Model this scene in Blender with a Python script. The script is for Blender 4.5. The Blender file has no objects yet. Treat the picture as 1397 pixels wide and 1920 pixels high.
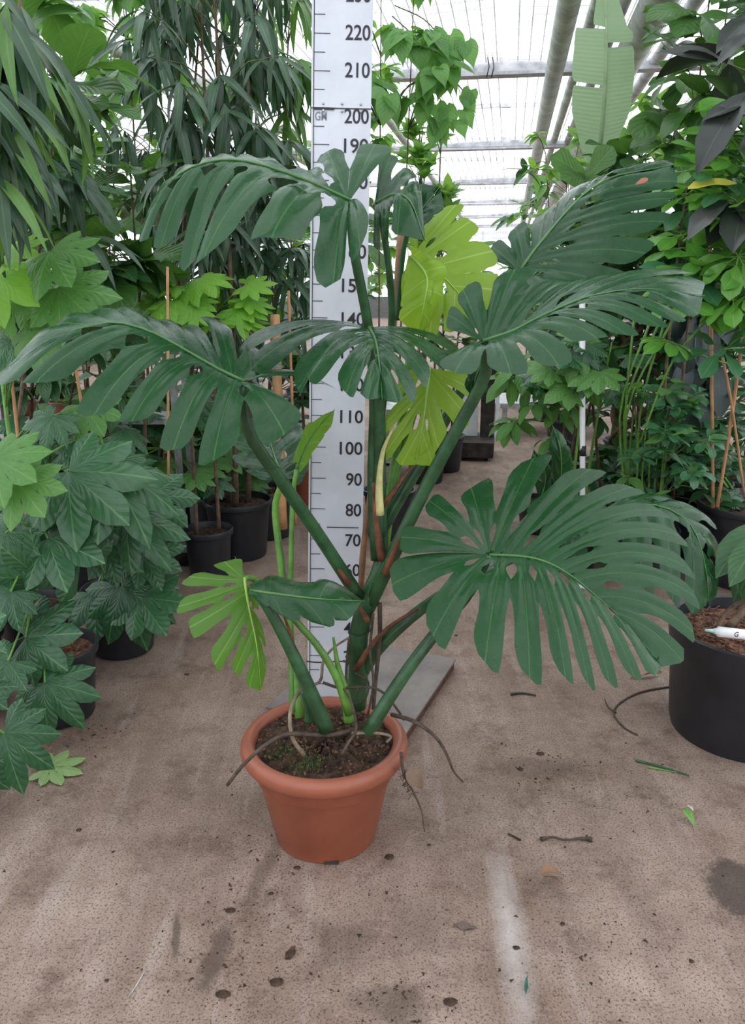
import bpy, bmesh, math, random
import numpy as np
from mathutils import Vector, Matrix
random.seed(7)
rnd = random.random
def ru(a, b): return a + (b - a) * rnd()
R = math.radians
S = bpy.context.scene
COL = S.collection

# ------------------------------------------------------------------ camera
FPX, CAMH, TH = 1500.0, 1.50, R(16.0)
cam = bpy.data.cameras.new('camera')
cam.sensor_fit = 'VERTICAL'; cam.sensor_height = 24.0
cam.lens = FPX / 1920.0 * 24.0
cam.clip_start = 0.05; cam.clip_end = 200
co = bpy.data.objects.new('camera', cam); COL.objects.link(co)
co.location = (0, 0, CAMH); co.rotation_euler = (math.pi / 2 - TH, 0, 0)
S.camera = co
# ------------------------------------------------------------------ world, exposure
W = bpy.data.worlds.new('overcast_sky'); S.world = W; W.use_nodes = True
wn = W.node_tree.nodes; wl = W.node_tree.links
bg = wn['Background']; bg.inputs['Color'].default_value = (0.93, 0.96, 1.0, 1); bg.inputs['Strength'].default_value = 2.1
S.view_settings.view_transform = 'Standard'; S.view_settings.look = 'None'
S.view_settings.exposure = 0.74; S.view_settings.gamma = 1.0
S.view_settings.use_curve_mapping = False
S.cycles.transparent_max_bounces = 12

# ------------------------------------------------------------------ geometry of the view: pixel + distance -> place
def P(px, py, Y):
    a = (px - 698.5) / FPX; b = -(py - 960.0) / FPX
    d = np.array([a, math.cos(TH) + b * math.sin(TH), -math.sin(TH) + b * math.cos(TH)])
    return np.array([0, 0, CAMH]) + d * (Y / d[1])
def G(px, py, z=0.0):
    a = (px - 698.5) / FPX; b = -(py - 960.0) / FPX
    d = np.array([a, math.cos(TH) + b * math.sin(TH), -math.sin(TH) + b * math.cos(TH)])
    return np.array([0, 0, CAMH]) + d * ((z - CAMH) / d[2])
def mpp(px, py, Y):
    return float(np.linalg.norm(P(px + 1, py, Y) - P(px, py, Y)))
AI = R(9.4)                       # the aisle runs a little to the right
E1 = np.array([math.cos(AI), -math.sin(AI), 0]); E2 = np.array([math.sin(AI), math.cos(AI), 0])
UP = np.array([0, 0, 1.0])

# ------------------------------------------------------------------ materials
def newmat(name):
    m = bpy.data.materials.new(name); m.use_nodes = True
    nt = m.node_tree; nt.nodes.clear()
    return m, nt, nt.nodes, nt.links
def node(n, t, **kw):
    x = n.new(t)
    for k, v in kw.items():
        if k == 'inp':
            for a, b in v.items(): x.inputs[a].default_value = b
        else: setattr(x, k, v)
    return x
def c4(c): return (c[0], c[1], c[2], 1)
MATS = {}
def simple(name, col, rough=0.5, var=0.15, scale=12, metal=0.0, spec=0.5, bump=0.0, col2=None):
    if name in MATS: return MATS[name]
    m, nt, n, l = newmat(name)
    out = node(n, 'ShaderNodeOutputMaterial'); b = node(n, 'ShaderNodeBsdfPrincipled', inp={'Roughness': rough, 'Metallic': metal, 'Specular IOR Level': spec})
    tc = node(n, 'ShaderNodeTexCoord'); no = node(n, 'ShaderNodeTexNoise', inp={'Scale': scale, 'Detail': 6, 'Roughness': .65})
    l.new(tc.outputs['Object'], no.inputs['Vector'])
    mx = node(n, 'ShaderNodeMix', data_type='RGBA')
    c2 = col2 if col2 else tuple(min(1, x * (1 + 2.2 * var)) for x in col)
    c1 = tuple(x * (1 - var) for x in col)
    mx.inputs[6].default_value = c4(c1); mx.inputs[7].default_value = c4(c2)
    ramp = node(n, 'ShaderNodeMapRange', inp={1: .35, 2: .68}); l.new(no.outputs[0], ramp.inputs[0]); l.new(ramp.outputs[0], mx.inputs[0])
    l.new(mx.outputs[2], b.inputs['Base Color'])
    if bump:
        bp = node(n, 'ShaderNodeBump', inp={'Strength': bump, 'Distance': .004}); l.new(no.outputs[0], bp.inputs['Height']); l.new(bp.outputs[0], b.inputs['Normal'])
    l.new(b.outputs[0], out.inputs[0]); MATS[name] = m
    return m
def leafmat(name, col, col2, vein, rough=.38, trans=.25, tcol=None, vw=.035, side=0.0, rib=0.0, spec=.5, vf=.8, mott=False):
    """leaf surface: UV.x runs across a lobe, UV.y out along it; centre vein pale"""
    if name in MATS: return MATS[name]
    if not name.startswith('monstera'): col = tuple(x * 1.35 for x in col); col2 = tuple(x * 1.3 for x in col2)
    m, nt, n, l = newmat(name)
    out = node(n, 'ShaderNodeOutputMaterial'); b = node(n, 'ShaderNodeBsdfPrincipled', inp={'Roughness': rough, 'Specular IOR Level': spec})
    uv = node(n, 'ShaderNodeUVMap'); sx = node(n, 'ShaderNodeSeparateXYZ'); l.new(uv.outputs[0], sx.inputs[0])
    oi = node(n, 'ShaderNodeObjectInfo'); tc = node(n, 'ShaderNodeTexCoord')
    no = node(n, 'ShaderNodeTexNoise', inp={'Scale': 9.0, 'Detail': 4}); l.new(tc.outputs['Object'], no.inputs['Vector'])
    mv = node(n, 'ShaderNodeMath', operation='MULTIPLY_ADD', inp={1: .55}); l.new(oi.outputs['Random'], mv.inputs[0])
    n2 = node(n, 'ShaderNodeMath', operation='MULTIPLY_ADD', inp={1: .9, 2: -.22}); l.new(no.outputs[0], n2.inputs[0]); l.new(n2.outputs[0], mv.inputs[2])
    mx = node(n, 'ShaderNodeMix', data_type='RGBA'); mx.clamp_factor = True
    mx.inputs[6].default_value = c4(col); mx.inputs[7].default_value = c4(col2); l.new(mv.outputs[0], mx.inputs[0])
    ab = node(n, 'ShaderNodeMath', operation='SUBTRACT', inp={1: .5}); l.new(sx.outputs[0], ab.inputs[0])
    aa = node(n, 'ShaderNodeMath', operation='ABSOLUTE'); l.new(ab.outputs[0], aa.inputs[0])
    vr = node(n, 'ShaderNodeMapRange', inp={1: vw * .4, 2: vw, 3: vf, 4: 0.0}); l.new(aa.outputs[0], vr.inputs[0])
    fac = vr.outputs[0]; hgt = None
    if side:
        # side veins running out and forward from the centre vein
        sv = node(n, 'ShaderNodeMath', operation='MULTIPLY_ADD', inp={1: -.75}); l.new(aa.outputs[0], sv.inputs[0]); l.new(sx.outputs[1], sv.inputs[2])
        sm = node(n, 'ShaderNodeMath', operation='MULTIPLY', inp={1: side}); l.new(sv.outputs[0], sm.inputs[0])
        fr = node(n, 'ShaderNodeMath', operation='PINGPONG', inp={1: .5}); l.new(sm.outputs[0], fr.inputs[0])
        fm = node(n, 'ShaderNodeMapRange', inp={1: .02, 2: .09, 3: .22, 4: 0}); l.new(fr.outputs[0], fm.inputs[0])
        mm = node(n, 'ShaderNodeMath', operation='MAXIMUM'); l.new(fac, mm.inputs[0]); l.new(fm.outputs[0], mm.inputs[1]); fac = mm.outputs[0]
        hgt = fr.outputs[0]
    m2 = node(n, 'ShaderNodeMix', data_type='RGBA'); l.new(mx.outputs[2], m2.inputs[6]); m2.inputs[7].default_value = c4(vein); l.new(fac, m2.inputs[0])
    l.new(m2.outputs[2], b.inputs['Base Color'])
    if mott:
        nb = node(n, 'ShaderNodeTexNoise', inp={'Scale': 26.0, 'Detail': 5, 'Roughness': .6}); l.new(tc.outputs['Object'], nb.inputs['Vector'])
        bp = node(n, 'ShaderNodeBump', inp={'Strength': .35, 'Distance': .005}); l.new(nb.outputs[0], bp.inputs['Height']); l.new(bp.outputs[0], b.inputs['Normal'])
        rm = node(n, 'ShaderNodeMapRange', inp={1: .3, 2: .7, 3: rough - .05, 4: rough + .12}); l.new(nb.outputs[0], rm.inputs[0]); l.new(rm.outputs[0], b.inputs['Roughness'])
    if hgt is not None or rib:
        bp = node(n, 'ShaderNodeBump', inp={'Strength': .45, 'Distance': .006})
        if rib:
            rs = node(n, 'ShaderNodeMath', operation='MULTIPLY', inp={1: rib}); l.new(sx.outputs[1], rs.inputs[0])
            rf = node(n, 'ShaderNodeMath', operation='PINGPONG', inp={1: .5}); l.new(rs.outputs[0], rf.inputs[0]); hgt = rf.outputs[0]
        l.new(hgt, bp.inputs['Height']); l.new(bp.outputs[0], b.inputs['Normal'])
    tr = node(n, 'ShaderNodeBsdfTranslucent')
    hs = node(n, 'ShaderNodeMix', data_type='RGBA', blend_type='MIX', inp={0: .5}); l.new(m2.outputs[2], hs.inputs[6]); hs.inputs[7].default_value = c4(tcol or (col2[0] * 2.2, col2[1] * 2.0, col2[2] * .9))
    l.new(hs.outputs[2], tr.inputs[0])
    ms = node(n, 'ShaderNodeMixShader', inp={0: trans}); l.new(b.outputs[0], ms.inputs[1]); l.new(tr.outputs[0], ms.inputs[2])
    l.new(ms.outputs[0], out.inputs[0]); MATS[name] = m
    return m

M_MONS = leafmat('monstera_green', (.0065, .044, .0125), (.018, .082, .023), (.075, .19, .055), rough=.21, trans=.07, vw=.018, tcol=(.05, .22, .02), spec=.34, vf=.6, mott=True)
M_LIME = leafmat('monstera_lime', (.19, .36, .024), (.30, .50, .045), (.44, .62, .14), rough=.42, trans=.45, tcol=(.58, .82, .06), vw=.03)
M_MIDG = leafmat('monstera_young_green', (.075, .20, .022), (.13, .31, .038), (.22, .42, .09), rough=.42, trans=.35, tcol=(.28, .55, .04), vw=.03)
M_ALII = leafmat('willow_leaf_dark', (.012, .038, .020), (.038, .088, .042), (.09, .18, .07), rough=.34, trans=.18, vw=.07)
M_ALIIL = leafmat('willow_leaf_light', (.045, .125, .030), (.11, .23, .055), (.16, .30, .09), rough=.36, trans=.30, vw=.07)
M_HEART = leafmat('heart_leaf_fresh', (.055, .165, .040), (.13, .29, .075), (.22, .40, .12), rough=.42, trans=.42, vw=.02, side=7)
M_SMALL = leafmat('small_leaf_light', (.085, .21, .040), (.20, .37, .085), (.28, .46, .14), rough=.4, trans=.42, vw=.04)
M_FIDDLE = leafmat('fiddle_leaf', (.026, .090, .020), (.070, .17, .036), (.17, .32, .10), rough=.36, trans=.32, vw=.018, side=7)
M_DARKF = leafmat('ficus_dark', (.012, .052, .018), (.038, .115, .034), (.12, .24, .09), rough=.34, trans=.2, vw=.03, side=8)
M_FATS = leafmat('fatsia_green', (.010, .050, .020), (.034, .112, .042), (.12, .26, .10), rough=.30, trans=.14, vw=.035, side=6)
M_FATSL = leafmat('fatsia_light', (.050, .155, .032), (.105, .25, .060), (.20, .38, .11), rough=.42, trans=.36, vw=.035, side=6)
M_FATSY = leafmat('fatsia_lime', (.11, .28, .030), (.19, .40, .05), (.28, .48, .10), rough=.42, trans=.42, vw=.035, side=6)
M_SCHEF = leafmat('schefflera_green', (.055, .19, .030), (.13, .32, .045), (.26, .45, .10), rough=.30, trans=.3, vw=.035)
M_SCHEFD = leafmat('schefflera_dark', (.022, .100, .040), (.055, .17, .070), (.15, .30, .12), rough=.30, trans=.2, vw=.035)
M_RUBBER = leafmat('rubber_leaf', (.014, .024, .018), (.034, .040, .036), (.10, .09, .08), rough=.3, trans=.08, vw=.02)
M_BANANA = leafmat('banana_leaf', (.20, .31, .17), (.27, .39, .23), (.40, .52, .33), rough=.4, trans=.4, tcol=(.42, .58, .30), vw=.02, rib=46)
M_VARIEG = leafmat('variegated_leaf', (.07, .19, .04), (.22, .36, .08), (.62, .62, .22), rough=.4, trans=.3, vw=.16)
M_YELLOW = leafmat('yellow_leaf', (.50, .45, .06), (.62, .56, .10), (.65, .6, .2), rough=.45, trans=.3)
M_GREYL = leafmat('hanging_grey_leaf', (.018, .034, .030), (.040, .062, .058), (.07, .10, .09), rough=.4, trans=.1)
M_VEIN = simple('leaf_vein', (.075, .19, .055), .45, .1)
M_VEINL = simple('leaf_vein_lime', (.30, .50, .09), .45, .1)
M_STALK = simple('stalk_dark_green', (.022, .075, .026), .36, .35, 18)
M_STALKL = simple('stalk_light_green', (.10, .24, .035), .4, .25, 14)
M_STALKY = simple('stalk_cream', (.50, .47, .20), .45, .2, 20)
M_SHEATH = simple('dry_sheath', (.13, .048, .020), .7, .5, 25, bump=.4)
M_ROOT = simple('aerial_root_skin', (.060, .042, .028), .75, .4, 40, bump=.4)
M_ROOTP = simple('aerial_root_pale', (.17, .13, .09), .75, .4, 30, bump=.4)
M_BARK = simple('bark', (.10, .065, .04), .85, .45, 20, bump=.5)
M_TWIG = simple('green_twig', (.085, .10, .035), .6, .35, 20)
M_BAMBOO = simple('bamboo_cane', (.42, .23, .105), .5, .2, 9)
M_BAMBOOD = simple('bamboo_cane_brown', (.20, .10, .045), .55, .3, 14)
M_TERRA = simple('terracotta_plastic', (.255, .072, .036), .40, .10, 6)
M_TERRAR = simple('terracotta_rim', (.30, .092, .050), .40, .08, 6)
M_BLACK = simple('black_pot_plastic', (.016, .017, .021), .42, .25, 5)
M_SOIL = simple('soil', (.032, .018, .011), .95, .6, 60, bump=.8, col2=(.10, .055, .03))
M_MULCH = simple('bark_mulch', (.12, .05, .028), .9, .5, 50, bump=.8, col2=(.26, .13, .075))
M_STEEL = simple('galvanised_steel', (.42, .44, .45), .42, .2, 20, metal=.55)
M_WHITE = simple('white_paint', (.80, .82, .84), .4, .05, 8)
M_DWOOD = simple('dark_dirty_wood', (.030, .024, .020), .8, .5, 15, bump=.5)
M_PLATE = simple('worn_plate', (.165, .140, .125), .5, .18, 7)
M_RUST = simple('rusty_edge', (.075, .032, .020), .85, .5, 40, bump=.5)
M_INK = simple('black_ink', (.012, .013, .018), .5, .2)
M_INKG = simple('grey_ink', (.16, .17, .20), .5, .2)

# ------------------------------------------------------------------ object helpers
def tag(o, label=None, cat=None, group=None, kind=None):
    if label: o['label'] = label
    if cat: o['category'] = cat
    if group: o['group'] = group
    if kind: o['kind'] = kind
    return o
def link(o, parent=None):
    COL.objects.link(o)
    if parent is not None: o.parent = parent
    return o
def empty(name, loc=(0, 0, 0), label=None, cat=None, group=None, kind=None):
    o = bpy.data.objects.new(name, None); o.empty_display_size = .1; o.location = loc
    link(o); return tag(o, label, cat, group, kind)
def wloc(o):
    v = np.array(o.location, float)
    p = o.parent
    while p is not None: v = v + np.array(p.location, float); p = p.parent
    return v
def mesh_obj(name, verts, faces, mat, parent=None, uvs=None, smooth=True, world=True):
    """verts in world space; the object's origin is its parent's origin"""
    off = wloc(parent) if (parent is not None and world) else np.zeros(3)
    me = bpy.data.meshes.new(name)
    me.from_pydata([tuple(np.asarray(v, float) - off) for v in verts], [], faces)
    if smooth: me.shade_smooth()
    if mat: me.materials.append(mat)
    if uvs is not None:
        ul = me.uv_layers.new(name='UVMap')
        k = 0
        for p in me.polygons:
            for vi in p.vertices: ul.data[k].uv = uvs[vi]; k += 1
    me.update()
    return link(bpy.data.objects.new(name, me), parent)
class MB:
    def __init__(s): s.v = []; s.f = []
    def add(s, v, f):
        o = len(s.v); s.v += [np.asarray(x, float) for x in v]; s.f += [tuple(i + o for i in q) for q in f]; return s
    def box(s, c, size, ax=None):
        ax = ax or (np.array([1., 0, 0]), np.array([0, 1., 0]), UP); c = np.asarray(c, float); h = [x / 2 for x in size]
        v = [c + ax[0] * h[0] * i + ax[1] * h[1] * j + ax[2] * h[2] * k for i in (-1, 1) for j in (-1, 1) for k in (-1, 1)]
        return s.add(v, [(0, 1, 3, 2), (4, 6, 7, 5), (0, 4, 5, 1), (2, 3, 7, 6), (0, 2, 6, 4), (1, 5, 7, 3)])
    def tube(s, pts, rads, n=8, caps=True):
        pts = [np.asarray(p, float) for p in pts]
        if not hasattr(rads, '__len__'): rads = [rads] * len(pts)
        v = []; f = []; prev = None
        for i, p in enumerate(pts):
            t = pts[min(i + 1, len(pts) - 1)] - pts[max(i - 1, 0)]; t = t / (np.linalg.norm(t) + 1e-9)
            if prev is None:
                a = np.array([1., 0, 0]) if abs(t[0]) < .8 else np.array([0, 1., 0])
            else: a = prev
            a = a - t * a.dot(t); a /= np.linalg.norm(a) + 1e-9; b = np.cross(t, a); prev = a
            for k in range(n):
                w = 2 * math.pi * k / n; v.append(p + (a * math.cos(w) + b * math.sin(w)) * rads[i])
        for i in range(len(pts) - 1):
            for k in range(n):
                f.append((i * n + k, i * n + (k + 1) % n, (i + 1) * n + (k + 1) % n, (i + 1) * n + k))
        if caps: f.append(tuple(range(n))[::-1]); f.append(tuple((len(pts) - 1) * n + k for k in range(n)))
        return s.add(v, f)
    def lathe(s, c, prof, n=48, close=False):
        c = np.asarray(c, float); v = []; f = []
        for r, z in prof:
            for k in range(n):
                w = 2 * math.pi * k / n; v.append(c + np.array([r * math.cos(w), r * math.sin(w), z]))
        for i in range(len(prof) - 1):
            for k in range(n): f.append((i * n + k, i * n + (k + 1) % n, (i + 1) * n + (k + 1) % n, (i + 1) * n + k))
        return s.add(v, f)
    def build(s, name, mat, parent=None, smooth=True): return mesh_obj(name, s.v, s.f, mat, parent, smooth=smooth)
def sharp(o, ang=35):
    me = o.data; me.set_sharp_from_angle(angle=R(ang)); return o
def crom(pts, n):
    pts = [np.asarray(p, float) for p in pts]
    q = [2 * pts[0] - pts[1]] + pts + [2 * pts[-1] - pts[-2]]
    out = []
    m = len(pts) - 1
    for i in range(n):
        x = i / (n - 1) * m; k = min(int(x), m - 1); t = x - k
        a, b, c, d = q[k:k + 4]
        out.append(.5 * ((2 * b) + (c - a) * t + (2 * a - 5 * b + 4 * c - d) * t * t + (3 * b - a - 3 * c + d) * t ** 3))
    return out
def px_tube(pts, r0, r1, n=16, seg=10):
    """pts: (px,py,Y); returns MB tube"""
    c = crom([P(*p) for p in pts], n)
    return MB().tube(c, [r0 + (r1 - r0) * i / (n - 1) for i in range(n)], seg)

# ------------------------------------------------------------------ lobed leaf surface
def lobe_mesh(lobes, nt=20, ns=6):
    """each lobe: B0,C,B1 curves f(t)->xyz, g0,g1 gaps f(t)->0..0.4, end (taper start, skew)"""
    V = []; F = []; UV = []
    for L in lobes:
        o = len(V); e0, skew = L.get('end', (.84, .08)); pw = L.get('pw', .5)
        N = L.get('nt', nt)
        for j in range(N + 1):
            t = j / N; t = t + .06 * math.sin(2 * math.pi * t) * 0.5
            b0, c, b1 = L['B0'](t), L['C'](t), L['B1'](t)
            lo, hi = L['g0'](t), 1 - L['g1'](t)
            if t > e0:
                q = (t - e0) / (1 - e0); w = max(.03, (1 - q ** 2.0 * .96)) ** pw; sc = .5 + skew
                lo = sc - (sc - lo) * w; hi = sc + (hi - sc) * w
            wd = np.linalg.norm(b1 - b0)
            nr = np.cross(b1 - b0, L['C'](min(1, t + .05)) - L['C'](max(0, t - .05))); nn = np.linalg.norm(nr)
            nr = nr / nn if nn > 1e-9 else UP
            if nr[2] < 0: nr = -nr
            for i in range(ns + 1):
                s = lo + (hi - lo) * i / ns
                p = 2 * (s - .5) * (s - 1) * b0 + 4 * s * (1 - s) * c + 2 * s * (s - .5) * b1
                p = p + nr * (L.get('quilt', .05) * wd * (math.sin(2 * math.pi * abs(s - .5)) - .3) * math.sin(math.pi * min(1, t * 1.3)) * (1 if t < .77 else .7))
                V.append(p); UV.append((s, t))
        for j in range(N):
            for i in range(ns):
                a = o + j * (ns + 1) + i
                F.append((a, a + 1, a + ns + 2, a + ns + 1))
    return V, F, UV
def gapfn(ts, g, hole=None, gh=.16):
    def f(t):
        x = 0.0
        if t > ts: x = g * min(1, ((t - ts) / (1 - ts)) * 3.0) ** .5 + .05 * (t - ts)
        if hole and hole[0] < t < hole[1]: x = max(x, gh * math.sin(math.pi * (t - hole[0]) / (hole[1] - hole[0])) ** .6)
        return x
    return f
def merge(V, F, UV, dist=.0006):
    bm = bmesh.new(); ul = bm.loops.layers.uv.new('UVMap')
    vs = [bm.verts.new(tuple(v)) for v in V]
    for q in F:
        try: f = bm.faces.new([vs[i] for i in q])
        except ValueError: continue
        for lp, i in zip(f.loops, q): lp[ul].uv = UV[i]
        f.smooth = True
    bmesh.ops.remove_doubles(bm, verts=bm.verts, dist=dist)
    return bm
def monstera_leaf(root, mid, left, right, mat=None, vmat=None, bow=.12, bdir=(0, 0, 1), slit=(.40, .58), gap=(.10, .2), holes=.55, petiole=None, pr=(.013, .008), pmat=None, seed=1, label=None, name='leaf', quilt=.10, ribr=.0042, end=(.80, .28)):
    rg = random.Random(seed); mat = mat or M_MONS; vmat = vmat or M_VEIN; bdir = np.asarray(bdir, float)
    mp = crom([P(*p) for p in mid], 61)
    def Mf(u):
        x = max(0, min(1, u)) * 60; k = min(int(x), 59); return mp[k] + (mp[k + 1] - mp[k]) * (x - k)
    lobes = []
    for side in (left, right):
        n = len(side); us = [l[0] for l in side]; tips = [P(*l[1:4]) for l in side]
        bw = [l[4] if len(l) > 4 else bow for l in side]
        ub = [us[0]] + [(us[i] + us[i + 1]) / 2 for i in range(n - 1)] + [us[-1] + (1 - us[-1]) * .45]
        ext = tips[0] + .5 * (tips[0] - tips[1]) * min(1, 0.14 / (np.linalg.norm(tips[0] - tips[1]) + 1e-6)) if n > 1 else tips[0]
        ext = Mf(us[0]) + (ext - Mf(us[0])) * .93
        mb = [ext] + [(tips[i] + tips[i + 1]) / 2 for i in range(n - 1)]
        def curve(u, e, b):
            r = Mf(u); d = e - r; ln = np.linalg.norm(d); c = r + d * .52 + bdir * (b * ln) * 2.0
            return lambda t, r=r, c=c, e=e: r * (1 - t) ** 2 + c * 2 * t * (1 - t) + e * t * t
        B = [curve(ub[i], mb[i], bw[min(i, n - 1)]) for i in range(n)]
        u_n = ub[n]
        B.append(lambda t, u_n=u_n: Mf(u_n + (1 - u_n) * t))
        C = [curve(us[i], tips[i], bw[i]) for i in range(n)]
        gs = []
        for i in range(n + 1):
            if i == 0 or i == n: gs.append(gapfn(2, 0))
            else:
                h = None
                if rg.random() < holes:
                    a = rg.uniform(.09, .17); h = (a, a + rg.uniform(.13, .24))
                ts = rg.uniform(*slit)
                if h: ts = max(ts, h[1] + .08)
                gs.append(gapfn(ts, rg.uniform(*gap), h, rg.uniform(.17, .28)))
        for i in range(n):
            lobes.append(dict(B0=B[i], C=C[i], B1=B[i + 1], g0=gs[i], g1=gs[i + 1], end=end if i < n - 1 else (.97, 0), quilt=quilt))
    V, F, UV = lobe_mesh(lobes)
    base = wloc(root); b0 = mp[0]
    bm = merge([v - b0 for v in V], F, UV)
    me = bpy.data.meshes.new(name); bm.to_mesh(me); bm.free(); me.materials.append(mat)
    o = link(bpy.data.objects.new(name, me), root); o.location = tuple(b0 - base)
    if label: o['label'] = label
    nrm = np.array([0, -.25, 1.0]) * .0015
    MB().tube([mp[i] + nrm for i in range(0, 61, 4)], [ribr * (1 - .85 * i / 60) for i in range(0, 61, 4)], 6).build('midrib', vmat, o)
    if petiole:
        pts = [P(*p) for p in petiole] + [b0]
        c = crom(pts, 18); MB().tube(c, [pr[0] + (pr[1] - pr[0]) * i / 17 for i in range(18)], 10).build('petiole', pmat or M_STALK, o)
    return o

# ------------------------------------------------------------------ leaf templates shared between plants (length 1 along +Y, face +Z)
def mk(name, V, F, UV, mat):
    bm = merge(V, F, UV, .002); me = bpy.data.meshes.new(name); bm.to_mesh(me); bm.free(); me.materials.append(mat); return me
def bend(y, droop, up=0):
    # arc: position along a curve that bends downward
    if abs(droop) < 1e-4: return y, 0
    k = droop; return math.sin(k * y) / k, -(1 - math.cos(k * y)) / k
def blade(name, prof, mat, droop=.8, fold=.25, nl=8, nw=4, wave=.02, twist=0):
    xs = [p[0] for p in prof]; ws = [p[1] for p in prof]
    V = []; F = []; UV = []
    ph = rnd() * 6
    for j in range(nl + 1):
        y = j / nl; w = float(np.interp(y, xs, ws)); by, bz = bend(y, droop)
        for i in range(nw + 1):
            s = i / nw; a = (2 * s - 1); tw = twist * y
            x = a * w; z = abs(a) * w * fold + wave * math.sin(y * 9 + ph + (3 if a > 0 else 0)) * abs(a)
            V.append(np.array([x * math.cos(tw) - z * math.sin(tw), by - z * math.sin(droop * y) * .6, bz + x * math.sin(tw) + z * math.cos(tw)])); UV.append((s, y))
    for j in range(nl):
        for i in range(nw):
            a = j * (nw + 1) + i; F.append((a, a + 1, a + nw + 2, a + nw + 1))
    return mk(name, V, F, UV, mat)
PR_LANCE = [(0, .008), (.1, .042), (.3, .074), (.6, .062), (.85, .028), (1, .001)]
PR_OVATE = [(0, .02), (.08, .14), (.3, .25), (.55, .24), (.8, .13), (.93, .05), (1, .002)]
PR_ELL = [(0, .02), (.1, .10), (.35, .20), (.6, .21), (.82, .13), (.94, .05), (1, .002)]
PR_FID = [(0, .05), (.08, .13), (.3, .18), (.45, .22), (.7, .34), (.87, .28), (.96, .12), (1, .01)]
PR_OBOV = [(0, .02), (.2, .11), (.5, .20), (.78, .21), (.93, .12), (1, .01)]
PR_RUB = [(0, .02), (.12, .12), (.4, .22), (.7, .2), (.9, .08), (1, .002)]
def heart(name, mat, droop=.5):
    V = []; F = []; UV = []; nl, nw = 9, 4
    for j in range(nl + 1):
        y = j / nl
        w = float(np.interp(y, [0, .12, .3, .55, .75, .88, 1], [.20, .34, .38, .28, .12, .035, .002]))
        by, bz = bend(y, droop)
        for i in range(nw + 1):
            s = i / nw; a = 2 * s - 1
            yy = by - (.13 * (abs(a)) * max(0, 1 - y * 2.2)); V.append(np.array([a * w, yy, bz + abs(a) * w * .2])); UV.append((s, y))
    for j in range(nl):
        for i in range(nw):
            a = j * (nw + 1) + i; F.append((a, a + 1, a + nw + 2, a + nw + 1))
    return mk(name, V, F, UV, mat)
def palmate(name, mat, nl=8, spread=135, ts=.42, droop=.28, wid=1.0, jag=.0):
    """hand-shaped leaf with lobes joined round the stalk"""
    lobes = []; ang = [R(-spread + 2 * spread * i / (nl - 1)) for i in range(nl)]
    ln = [(.60 + .40 * math.cos(a * .55) ** 2) * ru(.93, 1.05) for a in ang]
    da = ang[1] - ang[0]
    def ray(a, L, lift=0):
        def f(t):
            r = L * t; zz = -droop * r * r + lift * r
            return np.array([r * math.sin(a), r * math.cos(a), zz])
        return f
    for i, a in enumerate(ang):
        l0 = (ln[i] + ln[max(i - 1, 0)]) / 2; l1 = (ln[i] + ln[min(i + 1, nl - 1)]) / 2
        B0 = ray(a - da / 2, l0 * .9, -.07); B1 = ray(a + da / 2, l1 * .9, -.07)
        def g(t, ts=ts):
            if t < ts: return 0
            q = (t - ts) / (1 - ts); return max(0, .05 + .41 * q ** 2.0 - .14 * math.sin(q * math.pi) * wid + jag * math.sin(q * 22))
        lobes.append(dict(B0=B0, C=ray(a, ln[i]), B1=B1, g0=g, g1=g, end=(.9, 0), pw=.7, quilt=.03, nt=9))
    V, F, UV = lobe_mesh(lobes, nt=9, ns=4)
    return mk(name, V, F, UV, mat)
def whorl(name, mat, n=7, prof=PR_OBOV, droop=.5, stalk=.25, elev=(-25, 15)):
    """umbrella leaf: leaflets round the end of the stalk, each on its own short stalk"""
    V = []; F = []; UV = []
    xs = [p[0] for p in prof]; ws = [p[1] for p in prof]
    for k in range(n):
        az = 2 * math.pi * k / n + ru(-.12, .12); el = R(ru(*elev)); L = ru(.75, 1.0)
        d = np.array([math.sin(az) * math.cos(el), math.cos(az) * math.cos(el), math.sin(el)]); up = np.array([0, 0, 1.]); up = up - d * up.dot(d); up /= np.linalg.norm(up); sd = np.cross(d, up)
        o = len(V)
        for st in (0, 1):
            for q in (-1, 1): V.append(d * st * stalk * L + sd * q * .012); UV.append((.5, .5))
        F.append((o, o + 1, o + 3, o + 2)); o = len(V)
        for j in range(7):
            y = j / 6; w = float(np.interp(y, xs, ws)) * L; by, bz = bend(y * (1 - stalk) * L, droop / L)
            for i in range(3):
                a = i - 1; V.append(d * (stalk * L + by) + up * (bz + abs(a) * w * .22) + sd * a * w); UV.append((i / 2, y))
        for j in range(6):
            for i in range(2):
                a = o + j * 3 + i; F.append((a, a + 1, a + 4, a + 3))
    return mk(name, V, F, UV, mat)
T = {}
T['alii'] = [blade('willow_leaf', PR_LANCE, M_ALII, d, .3, 8, 2, .0, tw) for d, tw in ((.5, .2), (.9, -.3), (1.3, .4))]
T['aliil'] = [blade('willow_leaf', PR_LANCE, M_ALIIL, d, .3, 8, 2, .0, tw) for d, tw in ((.5, .2), (.9, -.3), (1.2, .4))]
T['heart'] = [heart('heart_leaf', M_HEART, d) for d in (.2, .5, .9)]
T['small'] = [blade('oval_leaf', PR_OVATE, M_SMALL, d, .2, 6, 2) for d in (.2, .6)]
T['smalld'] = [blade('oval_leaf', PR_OVATE, M_DARKF, d, .2, 6, 2) for d in (.2, .6)]
T['smallh'] = [blade('oval_leaf', PR_OVATE, M_HEART, d, .2, 6, 2) for d in (.2, .6)]
T['fiddle'] = [blade('fiddle_leaf', PR_FID, M_FIDDLE, d, .15, 10, 4, .035) for d in (.3, .7, 1.1)]
T['ficus'] = [blade('ficus_leaf', PR_ELL, M_DARKF, d, .2, 8, 4, .02) for d in (.3, .7, 1.1)]
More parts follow.
